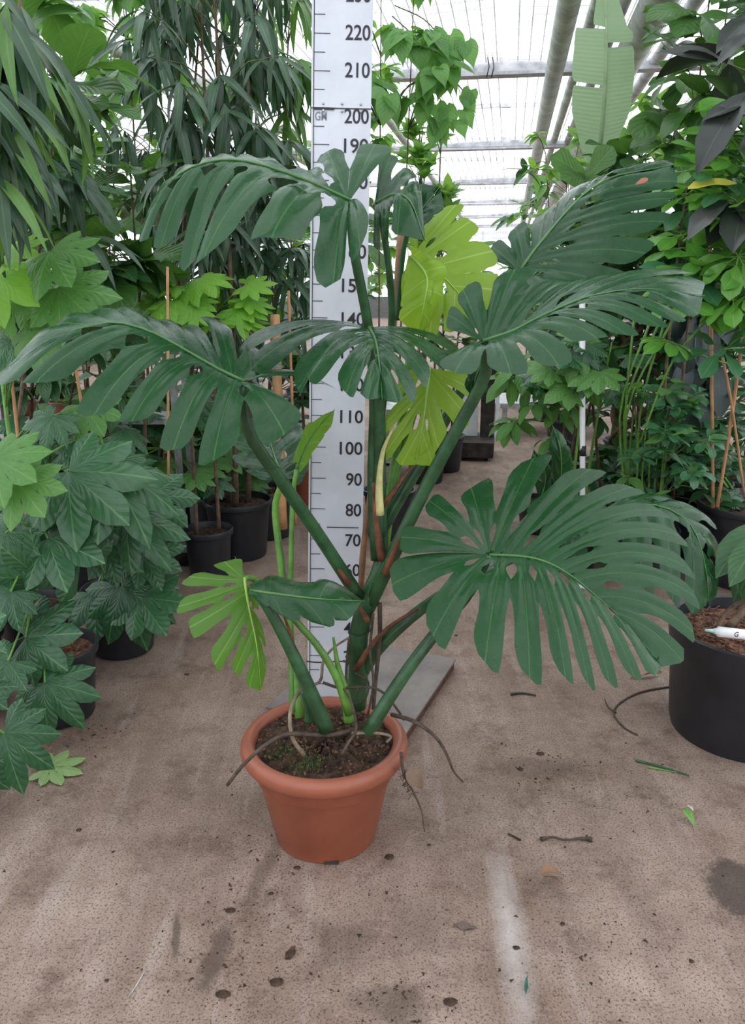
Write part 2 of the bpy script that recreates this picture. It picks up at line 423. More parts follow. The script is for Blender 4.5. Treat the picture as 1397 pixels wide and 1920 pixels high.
T['ficusl'] = [blade('ficus_leaf', PR_ELL, M_FIDDLE, d, .2, 8, 4, .02) for d in (.3, .7, 1.1)]
T['rubber'] = [blade('rubber_leaf', PR_RUB, M_RUBBER, d, .3, 10, 4, .01) for d in (.3, .7)]
T['grey'] = [blade('hanging_leaf', PR_RUB, M_GREYL, d, .3, 8, 2, .01) for d in (.3, .7)]
T['fats'] = [palmate('hand_leaf', M_FATS, n, sp, ts, d) for n, sp, ts, d in ((7, 118, .50, .25), (8, 130, .46, .55), (6, 105, .52, .12))]
T['fatsl'] = [palmate('hand_leaf', M_FATSL, n, 118, .52, d) for n, d in ((7, .25), (6, .5))]
T['fatsy'] = [palmate('hand_leaf', M_FATSY, n, 132, .36, d) for n, d in ((8, .2), (7, .45))]
T['schef'] = [whorl('umbrella_leaf', M_SCHEF, n, PR_OBOV, d) for n, d in ((7, .4), (8, .8), (6, .3))]
T['schefd'] = [whorl('umbrella_leaf', M_SCHEFD, n, PR_OBOV, d) for n, d in ((7, .5), (8, .9), (6, .4))]
T['pach'] = [whorl('finger_leaf', M_FATSL, n, PR_ELL, d, .08, (-45, -5)) for n, d in ((6, .6), (7, .9))]
T['vari'] = [palmate('hand_leaf', M_VARIEG, n, 130, .3, d) for n, d in ((7, .3), (6, .5))]

def orient(d, up, sc, loc):
    d = np.asarray(d, float); d /= np.linalg.norm(d) + 1e-9
    up = np.asarray(up, float); up = up - d * up.dot(d)
    if np.linalg.norm(up) < 1e-3: up = np.array([0, -1., .1]); up = up - d * up.dot(d)
    up /= np.linalg.norm(up); x = np.cross(d, up)
    m = Matrix(((x[0], d[0], up[0], 0), (x[1], d[1], up[1], 0), (x[2], d[2], up[2], 0), (0, 0, 0, 1)))
    return Matrix.Translation(Vector(loc)) @ m @ Matrix.Diagonal((sc, sc, sc, 1))
def put_leaf(root, tm, loc, d, up, sc, name=None):
    o = bpy.data.objects.new(name or 'leaf', tm); COL.objects.link(o); o.parent = root
    o.matrix_local = orient(d, up, sc, np.asarray(loc) - np.array(root.location))
    return o

def pot(root, c, r, h, mat=None, rb=None, rim=.012, lip=.03, soil=None, z=0.0):
    mat = mat or M_BLACK; rb = rb or r * .8; c = (c[0], c[1], z)
    prof = [(0.001, .004), (rb * .96, .004), (rb, .012), (r - rim, h - lip - .006), (r, h - lip), (r + .003, h - .006), (r, h), (r - rim * .6, h), (r - rim - .004, h - lip), (rb * .94, .03)]
    o = sharp(MB().lathe(c, prof, 40).build('pot', mat, root), 40)
    soil_disc(root, (c[0], c[1], z + h - lip * 1.3), r - rim - .004, soil or M_SOIL)
    return o
def soil_disc(root, c, r, mat, amp=.012, nr=9, n=36):
    V = [np.array([c[0], c[1], c[2] + amp])]; F = []
    for i in range(1, nr + 1):
        for k in range(n):
            w = 2 * math.pi * k / n; q = r * i / nr; j = 0 if i == nr else 1
            V.append(np.array([c[0] + q * math.cos(w), c[1] + q * math.sin(w), c[2] + ru(-amp, amp) * j + amp * .5]))
    for k in range(n): F.append((0, 1 + k, 1 + (k + 1) % n))
    for i in range(nr - 1):
        for k in range(n): a = 1 + i * n; F.append((a + k, a + n + k, a + n + (k + 1) % n, a + (k + 1) % n))
    return mesh_obj('soil', V, F, mat, root, smooth=False)

# floor places already taken by pots (x, y, radius) and by furniture (x0, x1, y0, y1)
TAKEN = {(-1.125, 2.58): .16, (-1.32, 1.98): .16, (-1.06, 3.12): .16, (-1.37, 2.98): .155, (1.3, 4.3): .125, (1.62, 5.3): .205, (1.80, 4.58): .135, (1.29, 2.49): .28, (1.98, 3.95): .305,
         (-.655, 5.08): .12, (-.49, 5.45): .10, (-.92, 5.2): .125, (-.96, 4.66): .13, (1.16, 4.55): .105, (-.86, 3.99): .135, (1.63, 4.9): .195, (1.09, 3.85): .065}
BOXES = [(-2.03, -.96, 4.08, 4.50), (1.2, 2.5, 7.75, 8.65)]
def free_spot(b, r):
    b = (round(float(b[0]), 4), round(float(b[1]), 4))
    if b in TAKEN: return b
    sgn = -1 if b[0] < .2 else 1
    cand = sorted(((dx * .04 * sgn, dy * .04) for dx in range(-12, 40) for dy in range(-14, 40)), key=lambda q: math.hypot(q[0] * (1 if q[0] * sgn > 0 else 1.6), q[1]))
    for dx, dy in cand:
        x, y = b[0] + dx, b[1] + dy
        if any(x0 - r < x < x1 + r and y0 - r < y < y1 + r for x0, x1, y0, y1 in BOXES): continue
        if all(math.hypot(x - t[0], y - t[1]) > r + rr + .006 for t, rr in TAKEN.items()):
            TAKEN[(x, y)] = r; return (x, y)
    return b
def plant(name, label, cat, kind, n, ctr, rad, size, base=None, elev=(-50, 20), per=8, pot_spec=None, stems=1, stem_r=.012, stem_mat=None, twig_mat=None, front=.65, group=None, petiole=False, out=1.0, shell=.35, z0=0.0, leaf_name='leaf', upb=(0, -.35, 1), cone=0.0, names=None):
    """a plant whose crown fills an ellipsoid round ctr=(px,py,Y); rad = (px half-width, px half-height, depth half in metres)"""
    c = P(*ctr); k = mpp(*ctr); rx, rz, ry = rad[0] * k, rad[1] * k / math.cos(TH), rad[2]
    if base is None: base = (c[0], c[1])
    if pot_spec and z0 == 0: base = free_spot(base, pot_spec[0] + .003)
    root = empty(name, (base[0], base[1], z0), label, cat, group)
    soil_z = z0
    if pot_spec:
        r, h = pot_spec[0], pot_spec[1]; pot(root, base, r, h, pot_spec[2] if len(pot_spec) > 2 else M_BLACK, z=z0); soil_z = z0 + h - .04
    top = c[2] + rz * .75
    st = MB(); axes = []
    for i in range(stems):
        a = 2 * math.pi * i / stems + .5; q = .0 if stems == 1 else .06
        b = np.array([base[0] + q * math.cos(a), base[1] + q * math.sin(a), soil_z])
        tpos = np.array([c[0] + (.0 if stems == 1 else rx * .35) * math.cos(a), c[1] + (.0 if stems == 1 else ry * .4) * math.sin(a), top])
        m1 = b * .6 + tpos * .4 + np.array([ru(-.03, .03), ru(-.03, .03), 0])
        cv = crom([b, m1, tpos], 12); axes += cv; st.tube(cv, [stem_r * (1 - .7 * j / 11) for j in range(12)], 7)
    st.build('stem', stem_mat or M_BARK, root)
    axes = np.array(axes); tw = MB(); cnt = 0; ncl = max(1, int(round(n / per)))
    upb = np.asarray(upb, float)
    while cnt < n:
        # a twig end inside the crown, more of them on the open side
        v = np.array([random.gauss(0, 1) for _ in range(3)]); v /= np.linalg.norm(v)
        if rnd() < front: v[1] = -abs(v[1])
        q = 1.18 * (shell + (1 - shell) * math.sqrt(rnd())); tz = v[2] * q
        sc = 1 - cone * (tz + 1) / 2
        p = c + np.array([v[0] * rx * q * sc, v[1] * ry * q * sc, v[2] * rz * q])
        # attach
        below = axes[axes[:, 2] < p[2] + .02] if (axes[:, 2] < p[2] + .02).any() else axes
        a = below[np.argmin(np.linalg.norm(below - p + np.array([0, 0, .10 * (1 + rz)]), axis=1))]
        outd = p - np.array([c[0], c[1], p[2]]); ol = np.linalg.norm(outd); outd = outd / ol if ol > 1e-6 else np.array([0, -1., 0])
        midp = (a + p) / 2 + UP * .12 * np.linalg.norm(p - a) * (1 if not petiole else .3)
        tw.tube([a, midp, p], [.0045, .0032, .002] if not petiole else [.0045, .0038, .003], 5, False)
        az0 = rnd() * 6.28
        for j in range(per):
            if cnt >= n: break
            s = ru(*size)
            if petiole and per == 1:
                d = outd * out + np.array([ru(-.4, .4), ru(-.4, .4), 0]); d[2] = math.tan(R(ru(*elev))); loc = p; up = np.array([ru(-.3, .3), -.45 + ru(-.3, .3), 1.0])
            else:
                az = az0 + j * 2.4; el = R(ru(*elev))
                d = np.array([math.cos(az), math.sin(az), 0]) + outd * .6 * out; d /= np.linalg.norm(d) + 1e-9
                d = d * math.cos(el) + UP * math.sin(el)
                f = j / per; loc = p + (midp - p) * f * .55; up = upb + np.array([ru(-.35, .35), ru(-.35, .35), 0])
            tms = T[kind] if isinstance(kind, str) else T[random.choice(kind)]
            put_leaf(root, random.choice(tms), loc, d, up, s, leaf_name); cnt += 1
    tag(tw.build('twigs' if not petiole else 'stalks', twig_mat or (M_TWIG if not petiole else M_STALKL), root), kind='stuff')
    return root
def cane(root, pts, r=.006, mat=None, name='cane'):
    c = crom([np.asarray(p, float) for p in pts], 14)
    return MB().tube(c, [r * (1.0 + (.12 if i % 4 == 0 else 0)) for i in range(14)], 8).build(name, mat or M_BAMBOO, root)

# ================================================================== SETTING
def floor_mat():
    m, nt, n, l = newmat('stained_concrete')
    out = node(n, 'ShaderNodeOutputMaterial'); b = node(n, 'ShaderNodeBsdfPrincipled', inp={'Roughness': .72, 'Specular IOR Level': .25})
    tc = node(n, 'ShaderNodeTexCoord')
    def noise(scale, detail=6, rough=.6, vec=None, dist=0):
        x = node(n, 'ShaderNodeTexNoise', inp={'Scale': scale, 'Detail': detail, 'Roughness': rough, 'Distortion': dist}); l.new(vec or tc.outputs['Object'], x.inputs['Vector']); return x.outputs[0]
    def mr(x, a, b_, c=0., d=1.):
        y = node(n, 'ShaderNodeMapRange', inp={1: a, 2: b_, 3: c, 4: d}); l.new(x, y.inputs[0]); return y.outputs[0]
    def mix(f, a, b_, mode='MIX'):
        y = node(n, 'ShaderNodeMix', data_type='RGBA', blend_type=mode); l.new(f, y.inputs[0])
        for s, v in ((6, a), (7, b_)):
            if isinstance(v, tuple): y.inputs[s].default_value = c4(v)
            else: l.new(v, y.inputs[s])
        return y.outputs[2]
    mp = node(n, 'ShaderNodeMapping'); mp.inputs['Rotation'].default_value = (0, 0, AI + R(4)); mp.inputs['Scale'].default_value = (5.0, .55, 1); l.new(tc.outputs['Object'], mp.inputs[0])
    c = mix(mr(noise(2.2, 9, .7), .32, .68), (.185, .122, .088), (.40, .305, .245))
    c = mix(mr(noise(1.6, 7, .6, mp.outputs[0]), .45, .72, 0, .75), c, (.200, .142, .110))
    c = mix(mr(noise(2.3, 5, .6, mp.outputs[0], .3), .56, .72, 0, .6), c, (.43, .355, .315))
    c = mix(mr(noise(6, 10, .8), .50, .64, 0, .7), c, (.115, .073, .051))
    c = mix(mr(noise(22, 9, .8), .54, .66, 0, .5), c, (.40, .32, .27))
    c = mix(mr(noise(31, 8, .85, None, .4), .60, .68, 0, .75), c, (.085, .057, .043))
    c = mix(mr(noise(170, 3, .7), .52, .62, 0, .8), c, (.075, .048, .035))
    c = mix(mr(noise(110, 3, .7), .60, .74, 0, .4), c, (.55, .48, .43))
    # worn pale streak and dark oil patch, each with its own outline
    def blob(cx, cy, rx, ry, rot, soft, nz):
        m2 = node(n, 'ShaderNodeMapping', vector_type='TEXTURE'); m2.inputs['Location'].default_value = (cx, cy, 0); m2.inputs['Rotation'].default_value = (0, 0, rot); m2.inputs['Scale'].default_value = (rx, ry, 1)
        l.new(tc.outputs['Object'], m2.inputs[0])
        ln = node(n, 'ShaderNodeVectorMath', operation='LENGTH'); l.new(m2.outputs[0], ln.inputs[0])
        a = node(n, 'ShaderNodeMath', operation='MULTIPLY_ADD', inp={1: nz}); l.new(noise(14, 10, .85), a.inputs[0]); l.new(ln.outputs[1], a.inputs[2])
        return mr(a.outputs[0], 1 + nz * .5 - soft, 1 + nz * .5, 1, 0)
    g = G(955, 1740)
    c = mix(mr(blob(g[0], g[1], .05, .36, R(-2), .9, 1.6), 0, 1, 0, .55), c, (.60, .56, .53))
    g = G(1392, 1665)
    c = mix(mr(blob(g[0], g[1], .10, .13, 0, .3, 1.9), 0, 1, 0, .8), c, (.048, .036, .030))
    for px, py, rx, ry, rot, k in ((405, 1790, .035, .13, -.15, .75), (330, 1760, .012, .09, .2, .7), (640, 1770, .10, .10, 0, .4), (740, 1880, .10, .06, 0, .55), (490, 1640, .03, .15, -.25, .5), (1010, 1440, .2, .07, 0, .5), (790, 1740, .08, .10, 0, .3)):
        g = G(px, py); c = mix(mr(blob(g[0], g[1], rx, ry, rot, .5, 2.6), 0, 1, 0, k), c, (.085, .060, .046))
    l.new(c, b.inputs['Base Color'])
    bp = node(n, 'ShaderNodeBump', inp={'Strength': .25, 'Distance': .004}); l.new(noise(60, 8, .75), bp.inputs['Height']); l.new(bp.outputs[0], b.inputs['Normal'])
    l.new(b.outputs[0], out.inputs[0]); return m
fl = mesh_obj('floor', [(-12, -4, 0), (14, -4, 0), (20, 45, 0), (-8, 45, 0)], [(0, 1, 2, 3)], floor_mat(), smooth=False); tag(fl, 'dusty stained concrete greenhouse floor', None, None, 'structure')

def screen_mat():
    m, nt, n, l = newmat('roof_screen_cloth')
    out = node(n, 'ShaderNodeOutputMaterial'); tc = node(n, 'ShaderNodeTexCoord')
    tp = node(n, 'ShaderNodeBsdfTransparent', inp={'Color': (.95, .96, .98, 1)}); tr = node(n, 'ShaderNodeBsdfTranslucent', inp={'Color': (.80, .80, .84, 1)})
    sx = node(n, 'ShaderNodeSeparateXYZ'); l.new(tc.outputs['Object'], sx.inputs[0])
    def lines(o, k, w):
        a = node(n, 'ShaderNodeMath', operation='MULTIPLY', inp={1: k}); l.new(o, a.inputs[0]); p = node(n, 'ShaderNodeMath', operation='PINGPONG', inp={1: .5}); l.new(a.outputs[0], p.inputs[0])
        q = node(n, 'ShaderNodeMapRange', inp={1: w * .6, 2: w, 3: 1, 4: 0}); l.new(p.outputs[0], q.inputs[0]); return q.outputs[0]
    a = lines(sx.outputs[0], 9.0, .07); b2 = lines(sx.outputs[1], 5.0, .05)
    mxx = node(n, 'ShaderNodeMath', operation='MAXIMUM'); l.new(a, mxx.inputs[0]); l.new(b2, mxx.inputs[1])
    no = node(n, 'ShaderNodeTexNoise', inp={'Scale': 1.3, 'Detail': 5}); l.new(tc.outputs['Object'], no.inputs['Vector'])
    f0 = node(n, 'ShaderNodeMapRange', inp={1: .35, 2: .7, 3: .34, 4: .52}); l.new(no.outputs[0], f0.inputs[0])
    f1 = node(n, 'ShaderNodeMath', operation='MULTIPLY_ADD', inp={1: .34}); l.new(mxx.outputs[0], f1.inputs[0]); l.new(f0.outputs[0], f1.inputs[2])
    ms = node(n, 'ShaderNodeMixShader'); l.new(f0.outputs[0], ms.inputs[0]); l.new(tp.outputs[0], ms.inputs[1]); l.new(tr.outputs[0], ms.inputs[2])
    df = node(n, 'ShaderNodeBsdfDiffuse', inp={'Color': (.62, .62, .66, 1)}); m2 = node(n, 'ShaderNodeMixShader')
    f2 = node(n, 'ShaderNodeMath', operation='MULTIPLY_ADD', inp={1: .62}); l.new(mxx.outputs[0], f2.inputs[0])
    n3 = node(n, 'ShaderNodeTexNoise', inp={'Scale': .8, 'Detail': 6, 'Roughness': .7}); l.new(tc.outputs['Object'], n3.inputs['Vector'])
    f3 = node(n, 'ShaderNodeMapRange', inp={1: .35, 2: .7, 3: .16, 4: .34}); l.new(n3.outputs[0], f3.inputs[0]); l.new(f3.outputs[0], f2.inputs[2])
    l.new(f2.outputs[0], m2.inputs[0]); l.new(ms.outputs[0], m2.inputs[1]); l.new(df.outputs[0], m2.inputs[2]); l.new(m2.outputs[0], out.inputs[0])
    return m
ZC = 3.62
M_SCREEN = screen_mat(); M_BEAM = simple('grey_white_beam', (.40, .40, .42), .6, .25, 6); M_PIPE = simple('roof_pipe_grey_green', (.27, .31, .25), .5, .3, 5)
ceil = empty('ceiling', (0, 0, ZC), 'white woven screen roof on grey beams and long pipes', None, None, 'structure')
ax3 = (E1, E2, UP)
BS = 4.62; beams = [9.05 + BS * i for i in range(-4, 8)]
lanes = [-13.0, -8.6, -4.3, -.15, 4.1, 8.4, 13]
pan = {}
for i in range(len(beams) - 1):
    for j in range(len(lanes) - 1):
        w = lanes[j + 1] - lanes[j] - .12; d = BS - .10; key = round(w, 3)
        if key not in pan:
            me = bpy.data.meshes.new('roof_screen'); vs = []; fs = []
            for a in range(9):
                for b_ in range(2): vs.append(((a / 8 - .5) * w, (b_ - .5) * d, -.05 * math.sin(a / 8 * math.pi)))
            for a in range(8): fs.append((a * 2, a * 2 + 1, a * 2 + 3, a * 2 + 2))
            me.from_pydata(vs, [], fs); me.materials.append(M_SCREEN); pan[key] = me
        o = link(bpy.data.objects.new('roof_screen', pan[key]), ceil)
        c = E1 * ((lanes[j] + lanes[j + 1]) / 2) + E2 * ((beams[i] + beams[i + 1]) / 2)
        o.location = (c[0], c[1], 0); o.rotation_euler = (0, 0, -AI)
for s in beams:
    c = E2 * s; MB().box((c[0], c[1], ZC - .02), (26, .07, .13), ax3).box((c[0], c[1] - .05, ZC - .12), (26, .16, .03), ax3).build('roof_beam', M_BEAM, ceil, smooth=False)
for s in [beams[3] + BS * (k + .5) for k in range(0, 7)]:
    c = E2 * s; MB().box((c[0], c[1], ZC + .05), (26, .04, .05), ax3).build('roof_rail', M_BEAM, ceil, smooth=False)
def pipe(px, Y, z, r, name='roof_pipe', mat=None):
    # the point of the pipe at the picture's top edge, then along the aisle
    d = G(px, 0, z); a = d - E2 * 12; b_ = d + E2 * 32
    return MB().tube([a, d, b_], r, 14).build(name, mat or M_PIPE, ceil)
pipe(1068, 0, ZC - .22, .085); pipe(1236, 0, ZC - .20, .13); pipe(1172, 0, ZC - .06, .05, mat=M_BEAM); pipe(1305, 0, ZC - .05, .06, mat=M_BEAM); pipe(1120, 0, ZC - .02, .05)
pipe(560, 0, ZC - .1, .05); pipe(60, 0, ZC - .1, .06)
for tx in (912, 921):
    q = P(tx, 122, 8.75); MB().tube([q + UP * .12, q + np.array([.02, -.06, -.03]), q + np.array([0, -.04, -.12])], .006, 5).build('cable_tie', M_INK, ceil)
# far glass walls
def wall(name, a, b_, label):
    root = empty(name, tuple((np.array(a) + np.array(b_)) / 2), label, None, None, 'structure')
    a = np.array([a[0], a[1], 0.]); b_ = np.array([b_[0], b_[1], 0.]); L = np.linalg.norm(b_ - a); u = (b_ - a) / L; nr = np.cross(u, UP)
    nb = int(L / 2)
    mesh_obj('glass_sheet', [a + UP * .9, b_ + UP * .9, b_ + UP * ZC, a + UP * ZC], [(0, 1, 2, 3)], M_SCREEN, root, smooth=False)
    MB().box((a + b_) / 2 + UP * .45, (L, .1, .9), (u, nr, UP)).build('low_wall', simple('low_wall_grey', (.12, .13, .12), .8), root, smooth=False)
    for i in range(nb + 1): MB().box(a + u * (L * i / nb) + UP * (ZC / 2 + .45), (.06, .06, ZC - .9), (u, nr, UP)).build('glazing_bar', M_BEAM, root, smooth=False)
wall('wall_back', tuple(E2 * 36 - E1 * 10), tuple(E2 * 36 + E1 * 10), 'far glazed end wall of the greenhouse')
wall('wall_left', tuple(E2 * -4 - E1 * 7), tuple(E2 * 36 - E1 * 9), 'glazed greenhouse side wall behind the willow-leaved figs')
wall('wall_right', tuple(E2 * -4 + E1 * 7), tuple(E2 * 36 + E1 * 9), 'glazed greenhouse side wall behind the banana plant')
wall('wall_front_added', tuple(E2 * -4 - E1 * 7), tuple(E2 * -4 + E1 * 7), 'glazed end wall added out of view behind the viewer')  # unseen wall, put in to hold back light from behind the viewer

# ================================================================== MEASURING BOARD
RB = np.array([-.135, 2.42, .045]); LEAN = R(5); SIDE = R(1.25)
ra = np.array([math.sin(SIDE), math.sin(LEAN), math.cos(LEAN)]); ra /= np.linalg.norm(ra)
rx = np.array([math.cos(SIDE), 0, -math.sin(SIDE)]); rx = rx - ra * rx.dot(ra); rx /= np.linalg.norm(rx); rn = np.cross(rx, ra)   # rn points to the viewer
ruler = empty('measuring_board', tuple(RB), 'tall white measuring board with black centimetre marks behind the terracotta pot', 'ruler')
RW = .176
def rp(x, h, off=0): return RB + rx * x + ra * (h - .045) + rn * off
M_RUL = simple('ruler_white', (.60, .63, .68), .42, .06, 3, spec=.3)
def rbox(name, x0, x1, h0, h1, t0, t1, mat, parent=ruler):
    c = rp((x0 + x1) / 2, (h0 + h1) / 2, (t0 + t1) / 2); return MB().box(c, (x1 - x0, t1 - t0, h1 - h0), (rx, rn, ra)).build(name, mat, parent, smooth=False)
def seg(h):   # photograph's spacing: the marks sit at their height
    return h
rbox('lower_panel', -RW / 2, RW / 2, .045, 1.998, -.018, 0, M_RUL); rbox('upper_panel', -RW / 2, RW / 2, 2.002, 2.75, -.018, .003, M_RUL)
rbox('edge_line', -RW / 2 + .006, -RW / 2 + .0085, .06, 2.74, 0.0032, .0038, M_INK)
for i in range(3, 55):
    h = i * .05; o = .0035 if h > 1.999 else .0005; L = .046 if i % 2 == 0 else .031
    rbox('tick_mark', -RW / 2 + .0085, -RW / 2 + .0085 + L, h - .0011, h + .0011, o, o + .0006, M_INK)
rbox('pen_line', -.028, .075, .7385, .7415, .0005, .0012, M_INK); 
def text_mesh(s):
    cu = bpy.data.curves.new('t', 'FONT'); cu.body = s; cu.offset = .012; ob = bpy.data.objects.new('t', cu); COL.objects.link(ob)
    dg = bpy.context.evaluated_depsgraph_get(); me = bpy.data.meshes.new_from_object(ob.evaluated_get(dg)); bpy.data.objects.remove(ob)
    v = np.array([p.co[:2] for p in me.vertices]); f = [tuple(p.vertices) for p in me.polygons]; bpy.data.meshes.remove(me)
    v = (v - v.min(0)) / (v.max(0) - v.min(0)); return v, f
def write(s, xr, hc, w, hgt, off, name, mat, parent):
    v, f = text_mesh(s)
    V = [rp(xr - w + p[0] * w, hc + (p[1] - .5) * hgt, off) for p in v]
    return mesh_obj(name, V, f, mat, parent, smooth=False)
for h in range(20, 261, 10):
    s = str(h); up = h >= 200
    o = write(s, RW / 2 - .006, h / 100 + (.004 if h > 200 else (-.020 if h == 200 else -.002)), .072 if h >= 100 else .050, .041, .0042 if up and h > 200 else .0012, 'number', M_INK, ruler)
write('GM', -RW / 2 + .046, 1.978, .034, .024, .0012, 'letters', M_INKG, ruler)
for x in (-.052, .003, .058):
    for dh in (-.008, .012):
        c = rp(x, 2.0 + dh, .003); MB().tube([c - rn * .004, c + rn * .003], .004, 8).build('screw', M_STEEL, ruler)
rbox('joint_line', -RW / 2 + .006, -.02, 1.9955, 2.0, .0005, .004, M_INK)
# steel plate it stands on
zp = .05
cn = [G(855, 1233, zp), G(716, 1196, zp), G(450, 1330, zp), G(640, 1480, zp)]
a = G(855, 1233, zp); bR = G(765, 1366, zp); eR = (bR - a) / np.linalg.norm(bR - a); eL = np.array([eR[1], -eR[0], 0]); eL = eL if eL[0] < 0 else -eL
c0 = a; c1 = a + eR * .62; c2 = c1 + eL * .52; c3 = a + eL * .52
pl = empty('base_plate', tuple((c0 + c1 + c2 + c3)[:2] / 4) + (0,), 'worn grey square plate on the floor under the measuring board', 'board')
top = [c0, c1, c2, c3]
def slab(name, z0, z1, mat, shrink=0):
    cc = sum(top) / 4; q = [p + (cc - p) * shrink for p in top]
    V = [np.array([p[0], p[1], z1]) for p in q] + [np.array([p[0], p[1], z0]) for p in q]
    return mesh_obj(name, V, [(0, 1, 2, 3), (7, 6, 5, 4)] + [(i, i + 4, (i + 1) % 4 + 4, (i + 1) % 4) for i in range(4)], mat, pl, smooth=False)
PLZ = .045
slab('top_sheet', .036, PLZ, M_PLATE); slab('underframe', .0, .036, M_RUST, .02)

# ================================================================== THE MONSTERA
PC = np.array([P(612, 1500, 1.945)[0], 1.945, 0.0]); PC[0] = G(609, 1585)[0]
mon = empty('potted_monstera', tuple(PC), 'large split-leaved monstera in a terracotta plastic pot before the measuring board', 'potted plant')
PH = .305
body = [(.001, .006), (.128, .006), (.138, .0), (.143, .004), (.147, .03), (.149, .034), (.183, .198), (.185, .204), (.192, .207), (.194, .213), (.2005, .252), (.203, .262)]
sharp(MB().lathe(PC, body + [(.198, PH - .01), (.185, PH - .04), (.14, .04)], 64).build('pot', M_TERRA, mon), 30)
rim = []
for k in range(15):
    w = -math.pi * .5 + math.pi * 1.35 * k / 14; rim.append((.2085 + .0215 * math.cos(w), PH - .026 + .026 * math.sin(w)))
rim = [(.19, PH - .05)] + rim + [(.188, PH - .05)]
MB().lathe(PC, rim, 64).build('pot_rim', M_TERRAR, mon)
fx = G(635, 1618); an = math.atan2(-1, .12)
c = PC + np.array([.022, -.1435, .006]); MB().box(c, (.040, .004, .009)).build('drain_notch', M_DWOOD, mon, smooth=False)
soil_disc(mon, (PC[0], PC[1], PH - .03), .193, M_SOIL, .014, 14, 48)
# soil crumbs, chips, moss
cr = MB()
for i in range(520):
    w = rnd() * 6.28; q = .18 * math.sqrt(rnd()); s = ru(.003, .008); p = PC + np.array([q * math.cos(w), q * math.sin(w), PH - .018 + ru(-.004, .006)])
    v = [p + np.array([ru(-1, 1), ru(-1, 1), ru(-.4, 1)]) * s for _ in range(4)]; cr.add(v, [(0, 1, 2), (0, 2, 3), (0, 3, 1), (1, 3, 2)])
o = cr.build('soil_crumbs', M_MULCH, mon, smooth=False); tag(o, kind='stuff')
M_MOSS = simple('moss', (.05, .085, .02), .9, .4, 40)
ms_ = MB()
for i in range(420):
    q = random.choice([(-.11, -.06), (-.02, -.10), (-.05, -.12)]); p = PC + np.array([q[0] + random.gauss(0, .022), q[1] + random.gauss(0, .02), PH - .016]); s = ru(.004, .009)
    d = np.array([ru(-.6, .6), ru(-.6, .6), 1]) * s; e = np.array([ru(-1, 1), ru(-1, 1), .2]) * s * .4; ms_.add([p - e, p + e, p + d], [(0, 1, 2)])
tag(ms_.build('moss', M_MOSS, mon, smooth=False), kind='stuff')
# trunk
def stalk(name, pts, r0, r1, mat, parent=mon, n=18): return px_tube(pts, r0, r1, n, 12).build(name, mat, parent)
stalk('trunk', [(668, 1325, 2.03), (672, 1255, 2.03), (672, 1195, 2.03), (688, 1130, 2.03), (712, 1075, 2.04), (722, 1030, 2.06)], .029, .024, M_STALK)
# bamboo cane tied to the trunk
cane(mon, [P(668, 1310, 2.09), P(678, 1080, 2.13), P(690, 960, 2.15), P(735, 640, 2.22), P(752, 430, 2.27)], .0085, M_BAMBOOD)
stalk('trunk_tie', [(655, 1186, 2.0), (672, 1192, 1.99), (692, 1184, 2.0), (690, 1176, 2.05), (655, 1180, 2.06)], .002, .002, M_INK)
# papery brown sheaths along the stalks
def sheath(pts, r): return stalk('dry_sheath', pts, r, r * .35, M_SHEATH, n=10)
sheath([(716, 1050, 2.0), (708, 1000, 2.0), (703, 950, 2.0), (700, 905, 2.02)], .011)
sheath([(708, 960, 2.03), (735, 925, 2.04), (760, 890, 2.06), (785, 858, 2.08)], .008)
sheath([(722, 1075, 1.985), (745, 1020, 1.985), (770, 965, 1.99), (800, 915, 2.0)], .010)
sheath([(668, 1255, 1.985), (700, 1205, 1.97), (740, 1168, 1.96), (785, 1142, 1.95)], .009)
sheath([(655, 1095, 1.97), (625, 1052, 1.96), (600, 1015, 1.95)], .008)
sheath([(690, 1165, 1.98), (672, 1135, 1.975), (660, 1110, 1.97)], .008)
sheath([(548, 1205, 1.86), (540, 1175, 1.86), (530, 1150, 1.86)], .006)
stalk('new_shoot', [(712, 965, 2.0), (711, 920, 2.0), (713, 880, 2.0), (720, 840, 2.02), (738, 800, 2.05)], .012, .003, M_STALKY)
stalk('new_leaf_sheath', [(655, 1352, 1.87), (648, 1300, 1.88), (634, 1250, 1.89), (625, 1195, 1.9)], .016, .003, M_STALKL)
stalk('new_leaf_sheath', [(580, 1352, 1.85), (576, 1330, 1.85), (568, 1300, 1.85)], .013, .004, M_STALK)
